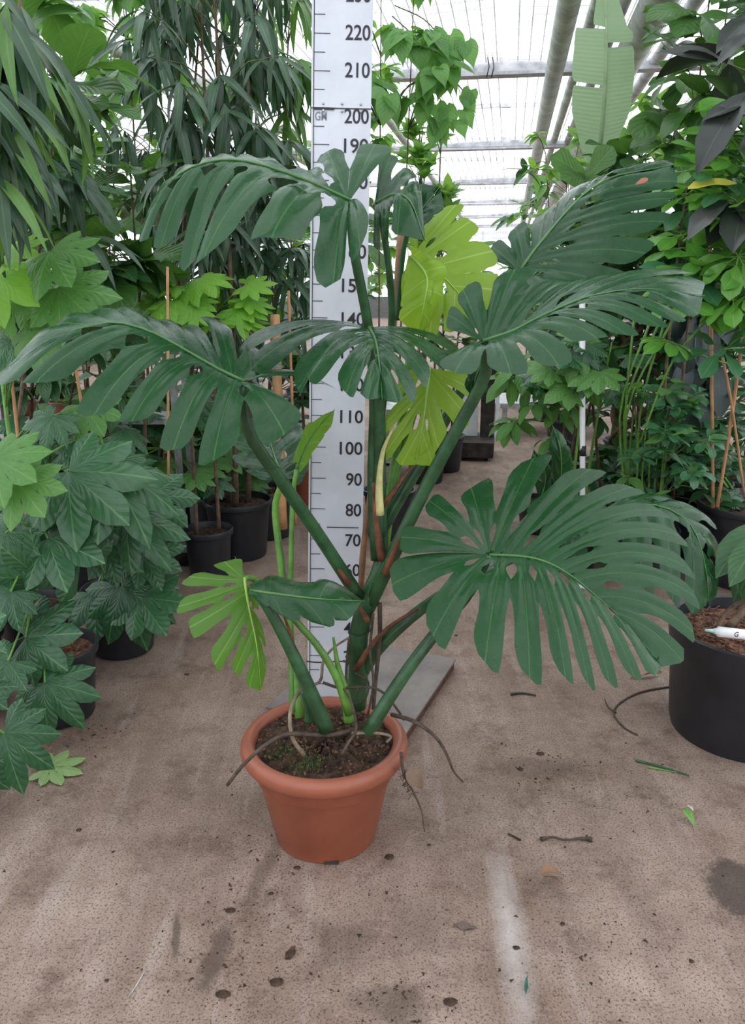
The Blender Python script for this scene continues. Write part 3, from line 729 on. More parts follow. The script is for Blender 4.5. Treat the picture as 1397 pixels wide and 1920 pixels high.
# big open leaf on the right
ML = monstera_leaf
ML(mon, [(917, 1041, 1.93), (980, 1044, 1.93), (1028, 1056, 1.92), (1076, 1084, 1.90), (1126, 1126, 1.87), (1170, 1166, 1.84), (1246, 1254, 1.78)],
   [(0, 748, 1008, 1.90, .05), (0, 800, 936, 1.98, .05), (0, 882, 912, 2.05, .05), (.01, 1004, 852, 2.12, .04), (.09, 1112, 876, 2.13, .06), (.17, 1192, 912, 2.12, .08), (.24, 1246, 958, 2.10, .1), (.32, 1284, 1008, 2.06, .12), (.42, 1300, 1070, 2.0, .13), (.52, 1312, 1125, 1.95, .13), (.64, 1306, 1190, 1.88, .12), (.77, 1280, 1240, 1.82, .1)],
   [(0, 730, 1098, 1.84, .06), (0.01, 808, 1200, 1.76, .10), (.07, 908, 1252, 1.72, .14), (.15, 994, 1282, 1.71, .15), (.24, 1062, 1280, 1.70, .15), (.33, 1105, 1294, 1.70, .15), (.43, 1146, 1292, 1.70, .14), (.55, 1192, 1278, 1.72, .12), (.70, 1230, 1265, 1.74, .08)],
   slit=(.40, .54), gap=(.11, .17), holes=.9, petiole=[(690, 1374, 1.80), (735, 1300, 1.82), (785, 1228, 1.84), (835, 1165, 1.88), (880, 1112, 1.93)], pr=(.0185, .012), seed=5, label='broad glossy dark green blade with long side slits')
# upper left leaf
ML(mon, [(656, 376, 1.92), (572, 338, 1.88), (465, 304, 1.84), (385, 306, 1.80), (315, 345, 1.78), (262, 436, 1.78)],
   [(0, 676, 470, 1.76, .14), (0.01, 624, 545, 1.76, .14), (.14, 508, 446, 1.68, .10), (.30, 378, 490, 1.66, .12), (.46, 352, 512, 1.70, .16), (.62, 300, 470, 1.72, .14), (.80, 262, 452, 1.74, .1)],
   [(0, 706, 268, 2.0, .05), (0.02, 612, 280, 2.06, .04), (.16, 560, 372, 2.12, .18), (.34, 460, 372, 2.06, .2), (.52, 372, 392, 2.0, .2), (.72, 300, 420, 1.95, .15)],
   slit=(.34, .52), gap=(.07, .13), holes=.9, petiole=[(706, 1050, 2.04), (699, 900, 2.06), (702, 745, 2.05), (690, 610, 2.0), (664, 470, 1.95)], pr=(.016, .010), seed=11, label='topmost grey-green blade drooping to one side')
# its neighbour with curled lobes
ML(mon, [(704, 382, 2.02), (738, 366, 2.0), (770, 380, 1.96), (798, 455, 1.92)],
   [(0, 735, 288, 2.1, .05), (.3, 776, 322, 2.08, .1), (.55, 790, 360, 2.02, .1)],
   [(0, 706, 470, 1.95, .15), (.2, 722, 452, 1.92, .15), (.5, 745, 440, 1.9, .2)], mat=M_MONS, slit=(.4, .5), gap=(.1, .2), holes=.2, seed=4, petiole=[(712, 1040, 2.08), (716, 760, 2.12), (735, 600, 2.12), (722, 450, 2.06)], pr=(.012, .007))
ML(mon, [(770, 420, 2.1), (790, 395, 2.1), (826, 350, 2.1)], [(.1, 765, 372, 2.12), (.5, 790, 345, 2.12)], [(.1, 800, 420, 2.05), (.5, 832, 388, 2.06)], slit=(1.5, 1.6), holes=0, seed=2, petiole=[(745, 600, 2.16), (755, 480, 2.14)], pr=(.008, .006))
# left leaf
ML(mon, [(458, 716, 1.76), (412, 694, 1.75), (366, 668, 1.74), (321, 642, 1.72), (275, 620, 1.70), (220, 606, 1.68), (170, 612, 1.66), (90, 640, 1.64), (-22, 715, 1.62)],
   [(0, 536, 818, 1.66, .1), (.03, 398, 872, 1.60, .12), (.13, 322, 852, 1.57, .13), (.23, 244, 796, 1.55, .13), (.36, 172, 788, 1.55, .13), (.54, 62, 722, 1.55, .1), (.74, 2, 722, 1.57, .08)],
   [(0, 616, 722, 1.90, .12), (.01, 505, 668, 1.95, .05), (.06, 396, 596, 1.96, .14), (.14, 335, 612, 1.96, .1), (.3, 255, 640, 1.95, .2), (.5, 150, 650, 1.92, .2), (.75, 50, 680, 1.8, .15)],
   slit=(.20, .36), gap=(.08, .14), holes=.3, petiole=[(672, 1118, 2.02), (640, 1068, 1.98), (590, 992, 1.92), (530, 905, 1.84), (470, 818, 1.77), (455, 760, 1.76)], pr=(.019, .012), seed=21, label='wide leathery blade reaching out with long hanging fingers')
# centre leaf facing the viewer
ML(mon, [(692, 614, 1.98), (704, 640, 1.86), (712, 690, 1.72), (717, 752, 1.64)],
   [(0, 446, 652, 1.90, .10), (.02, 470, 690, 1.82, .12), (.10, 556, 738, 1.72, .14), (.22, 574, 716, 1.72, .13), (.36, 648, 742, 1.65, .12), (.6, 690, 748, 1.62, .08)],
   [(0, 866, 660, 1.92, .08), (.06, 842, 684, 1.84, .10), (.22, 806, 716, 1.74, .12), (.45, 780, 752, 1.66, .1), (.65, 745, 755, 1.62, .08)],
   slit=(.28, .46), gap=(.06, .12), holes=.7, petiole=[(716, 1050, 2.04), (712, 900, 2.05), (712, 760, 2.03), (700, 660, 2.02)], pr=(.018, .011), seed=31, label='arched blade facing forward above the vertical stalks')
# right middle leaf
ML(mon, [(905, 640, 1.90), (960, 622, 1.90), (1002, 600, 1.90), (1063, 572, 1.89), (1120, 553, 1.88), (1212, 542, 1.86), (1322, 556, 1.84)],
   [(0, 838, 590, 1.94, .05), (.0, 866, 540, 1.98, .05), (.03, 968, 500, 2.02, .06), (.13, 1085, 528, 2.06, .14), (.28, 1180, 512, 2.08, .1), (.45, 1285, 506, 2.04, .08), (.7, 1320, 530, 1.94, .05)],
   [(0, 852, 700, 1.78, .08), (.05, 958, 704, 1.76, .12), (.14, 1050, 690, 1.75, .14), (.26, 1122, 636, 1.76, .12), (.38, 1180, 632, 1.75, .12), (.52, 1242, 616, 1.75, .1), (.66, 1276, 606, 1.76, .1), (.82, 1310, 588, 1.79, .06)],
   slit=(.30, .5), gap=(.05, .11), holes=.5, petiole=[(690, 1140, 2.03), (735, 1045, 2.0), (790, 930, 1.99), (855, 808, 1.96), (905, 715, 1.93), (912, 670, 1.91)], pr=(.021, .012), seed=41, label='ribbed blade with raised back lobes')
# right upper leaf, pale with sky gloss
ML(mon, [(974, 510, 2.16), (998, 475, 2.17), (1028, 438, 2.18), (1060, 400, 2.20), (1102, 359, 2.23), (1150, 332, 2.25), (1212, 320, 2.26), (1268, 308, 2.26)],
   [(0, 920, 462, 2.22, .05), (.06, 966, 424, 2.26, .05), (.2, 1020, 398, 2.32, .05), (.40, 1075, 352, 2.36, .06), (.6, 1165, 318, 2.36, .05), (.78, 1245, 300, 2.32, .03)],
   [(0, 1010, 560, 2.06, .05), (.02, 1170, 545, 2.06, .06), (.07, 1216, 476, 2.08, .07), (.16, 1252, 416, 2.12, .07), (.32, 1264, 372, 2.16, .06), (.55, 1270, 340, 2.2, .04)],
   slit=(.55, .78), gap=(.04, .09), holes=.9, petiole=[(712, 1000, 2.1), (752, 930, 2.11), (800, 850, 2.12), (850, 760, 2.13), (915, 640, 2.14), (958, 550, 2.15)], pr=(.018, .011), seed=52, label='upturned blade with many narrow windows')
# lime leaves
ML(mon, [(458, 1084, 1.86), (463, 1118, 1.83), (470, 1156, 1.81), (481, 1210, 1.80), (490, 1298, 1.80)],
   [(0, 420, 1052, 1.86, .06), (.02, 350, 1080, 1.80, .06), (.08, 330, 1138, 1.77, .06), (.2, 352, 1178, 1.74, .06), (.38, 400, 1250, 1.73, .05), (.62, 440, 1262, 1.76, .04), (.8, 468, 1288, 1.78, .03)],
   [(0, 450, 1060, 1.90, .05), (.2, 480, 1120, 1.90, .05), (.45, 497, 1195, 1.88, .05), (.7, 499, 1256, 1.85, .03)],
   mat=M_MIDG, vmat=M_VEINL, bdir=(0, -1, 0), slit=(.30, .45), gap=(.09, .17), holes=.4, petiole=[(655, 1340, 1.86), (630, 1268, 1.87), (596, 1212, 1.88), (556, 1166, 1.89), (505, 1106, 1.89), (475, 1085, 1.88)], pr=(.011, .007), pmat=M_STALKL, seed=61, label='young lime blade seen from below')
# small entire leaf over the left stalk
ML(mon, [(470, 1108, 1.80), (530, 1116, 1.74), (600, 1124, 1.72), (684, 1128, 1.74)],
   [(.02, 480, 1092, 1.86), (.2, 512, 1080, 1.88), (.42, 570, 1096, 1.86), (.66, 632, 1094, 1.86)],
   [(.02, 486, 1126, 1.76), (.2, 530, 1158, 1.72), (.45, 610, 1176, 1.69), (.7, 655, 1160, 1.70)],
   slit=(1.5, 1.6), holes=0, bow=.14, quilt=.02, petiole=[(612, 1368, 1.80), (588, 1310, 1.80), (556, 1240, 1.80), (520, 1170, 1.80), (492, 1125, 1.80)], pr=(.021, .010), seed=71, label='small undivided dark blade')
# leaf behind, beside the board
ML(mon, [(532, 900, 2.06), (518, 865, 2.16), (505, 825, 2.30), (488, 780, 2.48)],
   [(.02, 470, 890, 2.10, .03), (.15, 438, 866, 2.16, .03), (.4, 436, 826, 2.28, .03), (.7, 458, 788, 2.42, .02)],
   [(.02, 572, 892, 2.12, .03), (.2, 582, 850, 2.22, .03), (.45, 572, 808, 2.34, .03), (.7, 532, 780, 2.46, .02)],
   slit=(.6, .75), gap=(.06, .12), holes=.95, petiole=[(562, 1345, 1.9), (550, 1250, 1.95), (538, 1150, 2.0), (525, 1040, 2.05), (516, 950, 2.07)], pr=(.013, .008), pmat=M_STALKL, seed=81, label='pale upturned blade with rows of windows')
ML(mon, [(556, 880, 2.06), (570, 845, 2.06), (592, 808, 2.06), (628, 768, 2.06)], [(.1, 554, 846, 2.0), (.45, 572, 800, 2.0), (.7, 606, 778, 2.02)], [(.1, 574, 872, 2.12), (.45, 600, 830, 2.14), (.75, 622, 796, 2.12)],
   mat=M_MIDG, slit=(1.5, 1.6), holes=0, seed=82, petiole=[(548, 1335, 1.9), (545, 1150, 1.99), (548, 950, 2.05)], pr=(.008, .006), pmat=M_STALKL, bow=.05, label='narrow folded young blade before the board')
# upper lime leaf, underside lit
ML(mon, [(780, 470, 2.12), (815, 505, 2.11), (855, 545, 2.10), (900, 600, 2.08)],
   [(0, 772, 398, 2.2, .03), (0.02, 858, 380, 2.2, .03), (.1, 886, 412, 2.2, .03), (.3, 928, 470, 2.18, .05), (.6, 940, 545, 2.14, .05)],
   [(0, 752, 560, 2.06, .05), (.12, 762, 622, 2.05, .05), (.35, 806, 628, 2.05, .05), (.65, 850, 622, 2.05, .05)],
   mat=M_LIME, vmat=M_VEINL, slit=(.62, .8), gap=(.05, .10), holes=.9, bdir=(0, -1, .3), petiole=[(718, 1040, 2.1), (735, 900, 2.14), (760, 740, 2.16), (775, 580, 2.16)], pr=(.013, .008), pmat=M_STALKL, seed=91, label='bright lime blade seen from below')
ML(mon, [(772, 480, 2.05), (800, 520, 1.99), (795, 570, 1.98), (786, 628, 2.02)], [(.02, 790, 470, 2.02), (.25, 838, 500, 2.0), (.5, 830, 555, 2.0), (.75, 806, 606, 2.01)], [(.05, 760, 505, 2.06), (.35, 752, 560, 2.06), (.65, 750, 600, 2.06)],
   mat=M_LIME, vmat=M_VEINL, bdir=(0, -1, .2), slit=(1.5, 1.6), holes=0, seed=92, bow=.2, label='rolled-back flap of the lime blade')
# lower lime leaf hanging
ML(mon, [(806, 690, 2.10), (800, 740, 2.06), (792, 800, 2.04), (778, 874, 2.04)],
   [(0, 888, 730, 2.12, .1), (.05, 884, 790, 2.1, .1), (.4, 822, 840, 2.05, .05), (.7, 812, 872, 2.04, .03)],
   [(0, 740, 730, 2.08, .05), (.15, 716, 800, 2.05, .05), (.3, 718, 856, 2.05, .04), (.65, 752, 872, 2.04, .03)],
   mat=M_LIME, vmat=M_VEINL, bdir=(0, -1, 0), slit=(.35, .55), gap=(.06, .12), holes=.4, petiole=[(722, 1030, 2.1), (740, 900, 2.14), (775, 780, 2.16)], pr=(.012, .008), pmat=M_STALKL, seed=101, label='drooping lime blade under the arched leaf')
# dark leaf behind the big right one
ML(mon, [(1062, 990, 2.42), (1140, 955, 2.42), (1230, 948, 2.4), (1295, 985, 2.36), (1322, 1060, 2.3), (1330, 1138, 2.26)],
   [(0, 1075, 930, 2.5, .1), (.1, 1160, 925, 2.52, .1), (.25, 1250, 932, 2.52, .1), (.45, 1335, 975, 2.48, .1), (.65, 1352, 1040, 2.42, .1), (.8, 1345, 1110, 2.34, .08)],
   [(0, 1080, 1050, 2.3, .12), (.12, 1150, 1080, 2.24, .14), (.26, 1210, 1110, 2.2, .14), (.42, 1262, 1135, 2.2, .14), (.62, 1300, 1150, 2.22, .1)],
   slit=(.4, .55), gap=(.06, .12), holes=.8, petiole=[(668, 1280, 2.04), (710, 1215, 2.02), (790, 1142, 2.03), (880, 1085, 2.12), (980, 1040, 2.28)], pr=(.02, .010), seed=111, label='drooping dark blade half hidden behind the broad one')
ML(mon, [(1045, 935, 2.45), (1052, 890, 2.4), (1050, 840, 2.36), (1036, 798, 2.4)], [(.1, 1035, 890, 2.42), (.5, 1030, 830, 2.38)], [(.1, 1080, 905, 2.44), (.45, 1072, 850, 2.38), (.7, 1055, 815, 2.38)], slit=(1.5, 1.6), holes=0, bdir=(0, -1, 0), seed=112, petiole=[(800, 1135, 2.06), (900, 1060, 2.2), (1010, 980, 2.4)], pr=(.008, .006))
ML(mon, [(1010, 945, 2.42), (1022, 905, 2.4), (1018, 870, 2.38), (1000, 842, 2.38)], [(.1, 1002, 905, 2.4), (.5, 994, 870, 2.38)], [(.1, 1035, 910, 2.4), (.5, 1030, 872, 2.38)], slit=(1.5, 1.6), holes=0, bdir=(0, -1, 0), seed=113, petiole=[(850, 1100, 2.15), (950, 1010, 2.35)], pr=(.007, .005))
ML(mon, [(905, 665, 2.0), (898, 690, 1.98), (890, 715, 1.97), (888, 748, 1.98)], [(.1, 878, 690, 1.97), (.5, 872, 725, 1.97)], [(.1, 915, 700, 1.99), (.5, 912, 735, 1.98)], slit=(1.5, 1.6), holes=0, bdir=(0, -1, 0), seed=114, petiole=[(870, 790, 1.98), (890, 720, 2.02)], pr=(.007, .006))
put_leaf(mon, blade('brown_patch', PR_ELL, leafmat('scorched', (.24, .075, .035), (.34, .13, .07), (.3, .1, .05), rough=.6, trans=.1), .3, .1, 6, 4, .06), P(1190, 347, 2.21), P(1232, 336, 2.21) - P(1190, 347, 2.21), (0, -.9, .5), .062, 'scorched_patch')
# aerial roots
def root_(pts, r0, r1, mat=M_ROOT): return stalk('aerial_root', pts, r0, r1, mat, n=26)
root_([(735, 1340, 1.86), (775, 1352, 1.80), (815, 1380, 1.78), (838, 1415, 1.77), (850, 1445, 1.78), (868, 1466, 1.80)], .006, .002)
root_([(680, 1362, 1.84), (620, 1378, 1.80), (545, 1376, 1.75), (505, 1392, 1.72), (460, 1430, 1.70), (426, 1472, 1.70)], .006, .0045)
root_([(570, 1415, 1.77), (548, 1382, 1.76), (545, 1330, 1.80), (568, 1290, 1.85), (600, 1278, 1.90), (606, 1240, 1.93), (625, 1215, 1.96), (655, 1195, 1.98)], .0055, .003, M_ROOTP)
root_([(606, 1280, 1.90), (640, 1290, 1.88), (690, 1288, 1.86), (720, 1300, 1.86), (745, 1330, 1.86), (757, 1350, 1.86)], .004, .003)
root_([(712, 1130, 2.02), (712, 1200, 2.0), (705, 1270, 1.95), (700, 1330, 1.9)], .0065, .005)
root_([(700, 1150, 2.0), (694, 1220, 1.96), (700, 1280, 1.92), (690, 1340, 1.88)], .004, .003)
root_([(655, 1195, 1.99), (650, 1250, 1.98), (648, 1300, 1.93), (640, 1340, 1.9)], .004, .004)
root_([(640, 1415, 1.77), (655, 1390, 1.78), (668, 1365, 1.80), (660, 1320, 1.84), (645, 1290, 1.86)], .004, .003)
root_([(660, 1375, 1.8), (700, 1374, 1.79), (732, 1380, 1.79), (725, 1392, 1.78)], .0045, .003, M_ROOTP)
root_([(575, 1240, 1.98), (600, 1242, 1.97), (640, 1240, 1.97), (655, 1245, 1.97)], .002, .002)
root_([(665, 1262, 1.97), (690, 1278, 1.96), (685, 1310, 1.92), (660, 1320, 1.9), (672, 1290, 1.93)], .003, .002)
root_([(752, 1412, 1.80), (757, 1450, 1.81), (775, 1485, 1.81), (790, 1520, 1.79), (796, 1560, 1.76)], .0045, .0015)
MLd = leafmat('dead_leaf', (.13, .085, .06), (.21, .145, .10), (.25, .18, .13), rough=.8, trans=.1)
dl = blade('dead_leaf', PR_OVATE, MLd, 1.3, .5, 8, 4, .08); put_leaf(mon, dl, P(764, 1440, 1.82), P(800, 1490, 1.78) - P(764, 1440, 1.82), (.2, -1, .4), .085, 'dead_leaf')
fr = MB()
for i in range(60):
    t = rnd(); p = P(752 + 20 * t + ru(-8, 8), 1440 + 50 * t, 1.81); fr.tube([p, p + np.array([ru(-.012, .012), ru(-.01, .01), ru(-.012, .004)])], .001, 4, False)
tag(fr.build('root_fibres', M_ROOT, mon), kind='stuff')

# ================================================================== PLANTS ON THE LEFT
def placed(root, kind, base, tip, up, stem_pt=None, mb=None, i=None, name='leaf', scale=None):
    b = P(*base); t = P(*tip); d = t - b; tm = T[kind][i if i is not None else random.randrange(len(T[kind]))]
    L = np.linalg.norm(d) if scale is None else scale
    put_leaf(root, tm, b, d, up, L, name)
    if mb is not None and stem_pt is not None:
        s = np.asarray(stem_pt, float); m = (s + b) / 2 + UP * .03 - (b - s) * .05; mb.tube(crom([s, m, b], 7), .0038, 6, False)
FU = (0, -.75, .65)     # leaf face turned to the aisle and up
# --- hand-leaved plant in the front left pot
b9 = (-1.125, 2.58)
q9 = empty('potted_fatsia', (b9[0], b9[1], 0), 'glossy hand-leaved shrub in a black pot with a pale fallen leaf before it', 'potted plant')
pot(q9, b9, .150, .275, M_BLACK, .118, soil=M_MULCH)
m9 = MB(); s9 = lambda z: np.array([b9[0] - .02, b9[1], z]); m9.tube([s9(.22), s9(.45) + np.array([-.03, 0, 0]), s9(.75) + np.array([-.08, .02, 0])], [.011, .009, .006], 8)
for base, tip, up, k, z in (((48, 1196, 2.42), (145, 1180, 2.38), FU, 0, .5), ((84, 1280, 2.34), (166, 1330, 2.28), FU, 1, .42), ((15, 1240, 2.3), (-60, 1300, 2.2), FU, 0, .45), ((70, 1080, 2.5), (10, 1030, 2.4), FU, 0, .65), ((150, 1060, 2.6), (60, 990, 2.55), FU, 2, .7), ((20, 1110, 2.4), (-50, 1170, 2.3), FU, 1, .6), ((90, 1010, 2.55), (190, 1040, 2.45), (0, -.6, .8), 0, .72), ((10, 1000, 2.5), (-60, 1080, 2.4), FU, 1, .7)):
    placed(q9, 'fats', base, tip, up, s9(z), m9, k)
m9.build('stalks', M_STALKL, q9)
# --- leaf mass at the left edge in front
b10 = (-1.32, 1.98); q10 = empty('potted_fatsia', (b10[0], b10[1], 0), 'dark hand-leaved shrub whose lowest leaf droops to the floor', 'potted plant')
pot(q10, b10, .15, .27, M_BLACK, .118)
m10 = MB(); m10.tube([(b10[0], b10[1], .22), (b10[0], b10[1], .6)], .01, 8)
for base, tip, up, k in (((8, 1375, 2.0), (66, 1470, 1.93), (.3, -.85, .4), 1), ((-40, 1290, 1.95), (12, 1330, 1.92), FU, 0), ((-60, 1200, 1.95), (-10, 1150, 1.9), FU, 0), ((-50, 1420, 1.95), (-20, 1510, 1.9), FU, 1)):
    placed(q10, 'fats', base, tip, up, (b10[0], b10[1], .5), m10, k)
m10.build('stalks', M_STALKL, q10)
fz = G(92, 1450); pf = palmate('hand_leaf', leafmat('fallen_pale', (.16, .27, .09), (.26, .38, .15), (.38, .5, .25), rough=.5, trans=.2, side=6), 8, 140, .35, .1); o = bpy.data.objects.new('fallen_leaf', pf); link(o); o.matrix_world = orient(G(155, 1442) - fz, (0.05, -.1, 1), .115, fz + UP * .022)
tag(o, 'pale green hand-shaped leaf lying on the floor by a black pot', 'leaf')
# --- second pot with wide leaves above it
b8 = (-1.06, 3.12)
q8 = empty('potted_fatsia', (b8[0], b8[1], 0), 'tall hand-leaved shrub with broad pale-veined top leaves and a bamboo cane', 'potted plant')
pot(q8, b8, .155, .28, M_BLACK, .125)
m8 = MB(); s8 = lambda z: np.array([b8[0] + .03 * math.sin(z * 4), b8[1], z]); m8.tube([s8(.22 + .1 * i) for i in range(9)], [.012 - .0008 * i for i in range(9)], 8)
cane(q8, [s8(.2) + np.array([-.05, 0, 0]), s8(1.25) + np.array([-.06, 0, 0])], .006)
L8 = (((129, 884, 2.65), (235, 972, 2.5), FU, 0, .9), ((200, 880, 2.7), (320, 950, 2.6), (0, -.4, .9), 1, .9), ((60, 870, 2.5), (-40, 905, 2.4), (0, -.5, .9), 0, .9), ((20, 920, 2.45), (70, 930, 2.4), FU, 1, .8), ((240, 970, 2.8), (330, 1010, 2.7), (0, -.6, .7), 1, .75),
      ((230, 1100, 2.9), (300, 1190, 2.8), FU, 1, .5), ((260, 1120, 2.9), (335, 1160, 2.8), FU, 2, .5), ((180, 1110, 2.95), (240, 1180, 2.85), FU, 0, .5), ((270, 1040, 2.95), (340, 1065, 2.9), FU, 0, .6), ((140, 960, 2.75), (210, 1030, 2.65), FU, 1, .75), ((110, 1000, 2.75), (40, 1060, 2.7), FU, 1, .7), ((200, 1020, 2.9), (270, 1070, 2.85), FU, 0, .65), ((285, 930, 3.0), (370, 960, 3.0), FU, 2, .8), ((60, 960, 2.7), (150, 980, 2.65), FU, 1, .75), ((170, 940, 3.0), (110, 880, 3.0), FU, 2, .8))
for base, tip, up, k, z in L8: placed(q8, 'fats', base, tip, up, s8(z), m8, k)
m8.build('stalks', M_STALKL, q8)
q8['group'] = 'hand-leaved shrubs on the left'; q9['group'] = q8['group']; q10['group'] = q8['group']
g1 = q8['group']
plant('potted_fatsia', 'deep green hand-leaved shrub behind the tall caned one, by the plant trolley', 'potted plant', 'fats', 42, (110, 880, 3.6), (125, 105, .3), (.13, .19), per=1, petiole=True, pot_spec=(.15, .27), stems=3, group=g1, elev=(-25, 15))
plant('potted_fatsia', 'hand-leaved shrub with lighter leaves at the far end of the trolley', 'potted plant', ('fats', 'fatsl'), 34, (330, 830, 4.3), (110, 70, .35), (.11, .16), base=(-.96, 4.66), per=1, petiole=True, pot_spec=(.125, .27), stems=2, group=g1, elev=(-30, 10))
# bright hand leaves, upper left
b6 = (-1.37, 2.98); q6 = empty('potted_fatsia', (b6[0], b6[1], 0), 'fresh lime hand-leaved shrub with tall green stalks under the hanging willow leaves', 'potted plant', g1)
pot(q6, b6, .15, .27, M_BLACK); m6 = MB(); s6 = lambda z: np.array([b6[0], b6[1], z]); m6.tube([s6(.22), s6(.7), s6(1.35)], [.012, .01, .007], 8)
cane(q6, [s6(.22) + np.array([.03, -.02, 0]), s6(1.55) + np.array([.05, -.02, 0])], .006)
for base, tip, up, k, kind, z in (((20, 470, 2.7), (75, 450, 2.65), (0, -.6, .7), 0, 'fatsy', 1.3), ((-10, 520, 2.7), (55, 545, 2.6), FU, 1, 'fatsy', 1.25), ((95, 470, 2.75), (120, 520, 2.6), (0, -.9, .4), 0, 'fatsl', 1.3), ((110, 540, 2.75), (185, 600, 2.65), FU, 0, 'fatsl', 1.2), ((150, 550, 2.85), (120, 610, 2.8), FU, 1, 'fatsl', 1.2), ((60, 620, 2.7), (110, 670, 2.6), FU, 1, 'fatsl', 1.05), ((20, 640, 2.7), (-30, 700, 2.6), FU, 0, 'fats', 1.05), ((160, 760, 2.9), (190, 810, 2.8), FU, 0, 'fatsl', .9), ((100, 780, 2.8), (50, 830, 2.7), FU, 1, 'fats', .9), ((20, 590, 2.7), (-40, 560, 2.7), FU, 1, 'fatsl', 1.1), ((40, 560, 2.9), (90, 600, 2.85), FU, 0, 'fatsl', 1.1), ((30, 900, 2.3), (75, 960, 2.2), FU, 0, 'fatsl', .8), ((-10, 860, 2.3), (55, 890, 2.2), FU, 0, 'fatsl', .85)):
    placed(q6, kind, base, tip, up, s6(z), m6, min(k, 1))
m6.build('stalks', M_STALKL, q6)
plant('potted_fatsia', 'lime young hand-leaved shrub with a cane before the dark willow-leaved fig', 'potted plant', 'fatsy', 26, (375, 565, 4.0), (100, 50, .2), (.13, .17), base=(-.86, 3.99), per=1, petiole=True, pot_spec=(.13, .27), stems=2, group=g1, elev=(-35, 5))
cane(bpy.data.objects['potted_fatsia'], [P(316, 900, 2.98), P(314, 500, 3.0)], .005)
# --- willow-leaved figs
plant('willow_leaf_fig', 'big dark willow-leaved fig with drooping narrow leaves beside the measuring board', 'tree', 'alii', 300, (420, 130, 4.2), (150, 250, .42), (.22, .32), base=(-.88, 4.35), elev=(-78, -12), per=10, stems=3, stem_r=.018, pot_spec=(.19, .33), out=1.2, shell=.3)
plant('willow_leaf_fig', 'lower bushy willow-leaved fig with dull narrow leaves behind the lime shrub', 'tree', 'alii', 230, (470, 500, 4.5), (110, 150, .35), (.20, .30), base=(-.72, 4.6), elev=(-70, 10), per=10, stems=2, pot_spec=(.17, .3))
plant('willow_leaf_fig', 'light-leaved willow-leaved fig rising behind the big dark one', 'tree', 'aliil', 200, (520, 90, 5.0), (90, 160, .4), (.22, .30), base=(-.62, 5.2), elev=(-70, 10), per=10, stems=2, pot_spec=(.19, .33))
plant('willow_leaf_fig', 'close willow-leaved fig with long hanging leaves at the near end', 'tree', ('alii', 'alii', 'aliil'), 210, (10, 150, 2.55), (100, 190, .3), (.22, .33), base=(-1.5, 2.6), elev=(-80, -25), per=9, stems=2, stem_r=.016, pot_spec=(.18, .32), shell=.3)
plant('willow_leaf_fig', 'dark willow-leaved fig between the near one and the fiddle-leaf fig', 'tree', 'alii', 90, (110, 350, 3.3), (90, 110, .3), (.22, .30), base=(-1.55, 3.4), elev=(-70, -5), per=9, stems=1, pot_spec=(.16, .3))
wf = bpy.data.objects['willow_leaf_fig.001']; w0 = P(515, 590, 4.0); cane(wf, [np.array([w0[0], 4.05, .25]), w0], .024, M_BAMBOO, 'cut_bamboo_post'); w0 = P(541, 545, 4.05); cane(wf, [np.array([w0[0], 4.1, .25]), w0], .007)
# --- others behind
plant('heart_leaf_fig', 'pale heart-leaved fig with backlit leaves behind the big dark willow fig', 'tree', 'heart', 150, (300, 60, 5.6), (170, 110, .5), (.13, .20), base=(-1.55, 5.7), elev=(-70, 0), per=6, stems=2, pot_spec=(.19, .33))
plant('weeping_fig', 'light small-leaved fig under the bright roof gap', 'tree', ('small', 'smallh'), 300, (240, 270, 6.2), (150, 110, .6), (.10, .16), base=(-2.0, 6.3), elev=(-45, 35), per=9, stems=3, pot_spec=(.2, .33))
plant('fiddle_leaf_fig', 'fiddle-leaf fig with big leathery leaves under the light small-leaved fig', 'tree', 'fiddle', 90, (200, 400, 3.9), (140, 110, .35), (.18, .27), base=(-1.35, 4.0), elev=(-35, 45), per=6, stems=2, pot_spec=(.17, .3))
plant('fiddle_leaf_fig', 'tall fiddle-leaf fig at the near end above the lime shrub', 'tree', 'fiddle', 60, (70, 130, 3.4), (130, 160, .3), (.18, .26), base=(-1.9, 3.5), elev=(-30, 45), per=6, stems=1, pot_spec=(.17, .3))
plant('rubber_fig', 'broad-leaved green fig in the dim row behind the hand-leaved shrubs', 'tree', ('ficus', 'ficusl'), 150, (250, 620, 4.9), (300, 190, .5), (.16, .26), base=(-1.9, 5.0), elev=(-40, 40), per=7, stems=4, pot_spec=(.19, .32))
plant('rubber_fig', 'leafy green fig close behind the measuring board', 'tree', ('ficusl', 'ficus', 'fiddle'), 120, (570, 420, 5.6), (110, 200, .4), (.17, .26), base=(-.45, 5.9), elev=(-40, 40), per=7, stems=2, pot_spec=(.18, .32))
plant('rubber_fig', 'dark broad-leaved fig deep in the left row', 'tree', 'ficus', 200, (60, 540, 6.8), (210, 220, .5), (.22, .34), base=(-3.2, 7.0), elev=(-40, 40), per=8, stems=4, pot_spec=(.19, .32))
plant('weeping_fig', 'dense small-leaved dark fig low behind the trolley', 'tree', 'smalld', 260, (440, 760, 5.6), (140, 130, .4), (.09, .15), base=(-1.05, 5.7), elev=(-40, 40), per=9, stems=3, pot_spec=(.18, .3))
plant('weeping_fig', 'tall fresh fig far back between the willow fig and the heart-leaved vine', 'tree', ('smallh', 'small'), 260, (640, 300, 7.5), (130, 260, .5), (.12, .18), base=(-.3, 7.7), elev=(-45, 35), per=9, stems=3, pot_spec=(.2, .33))
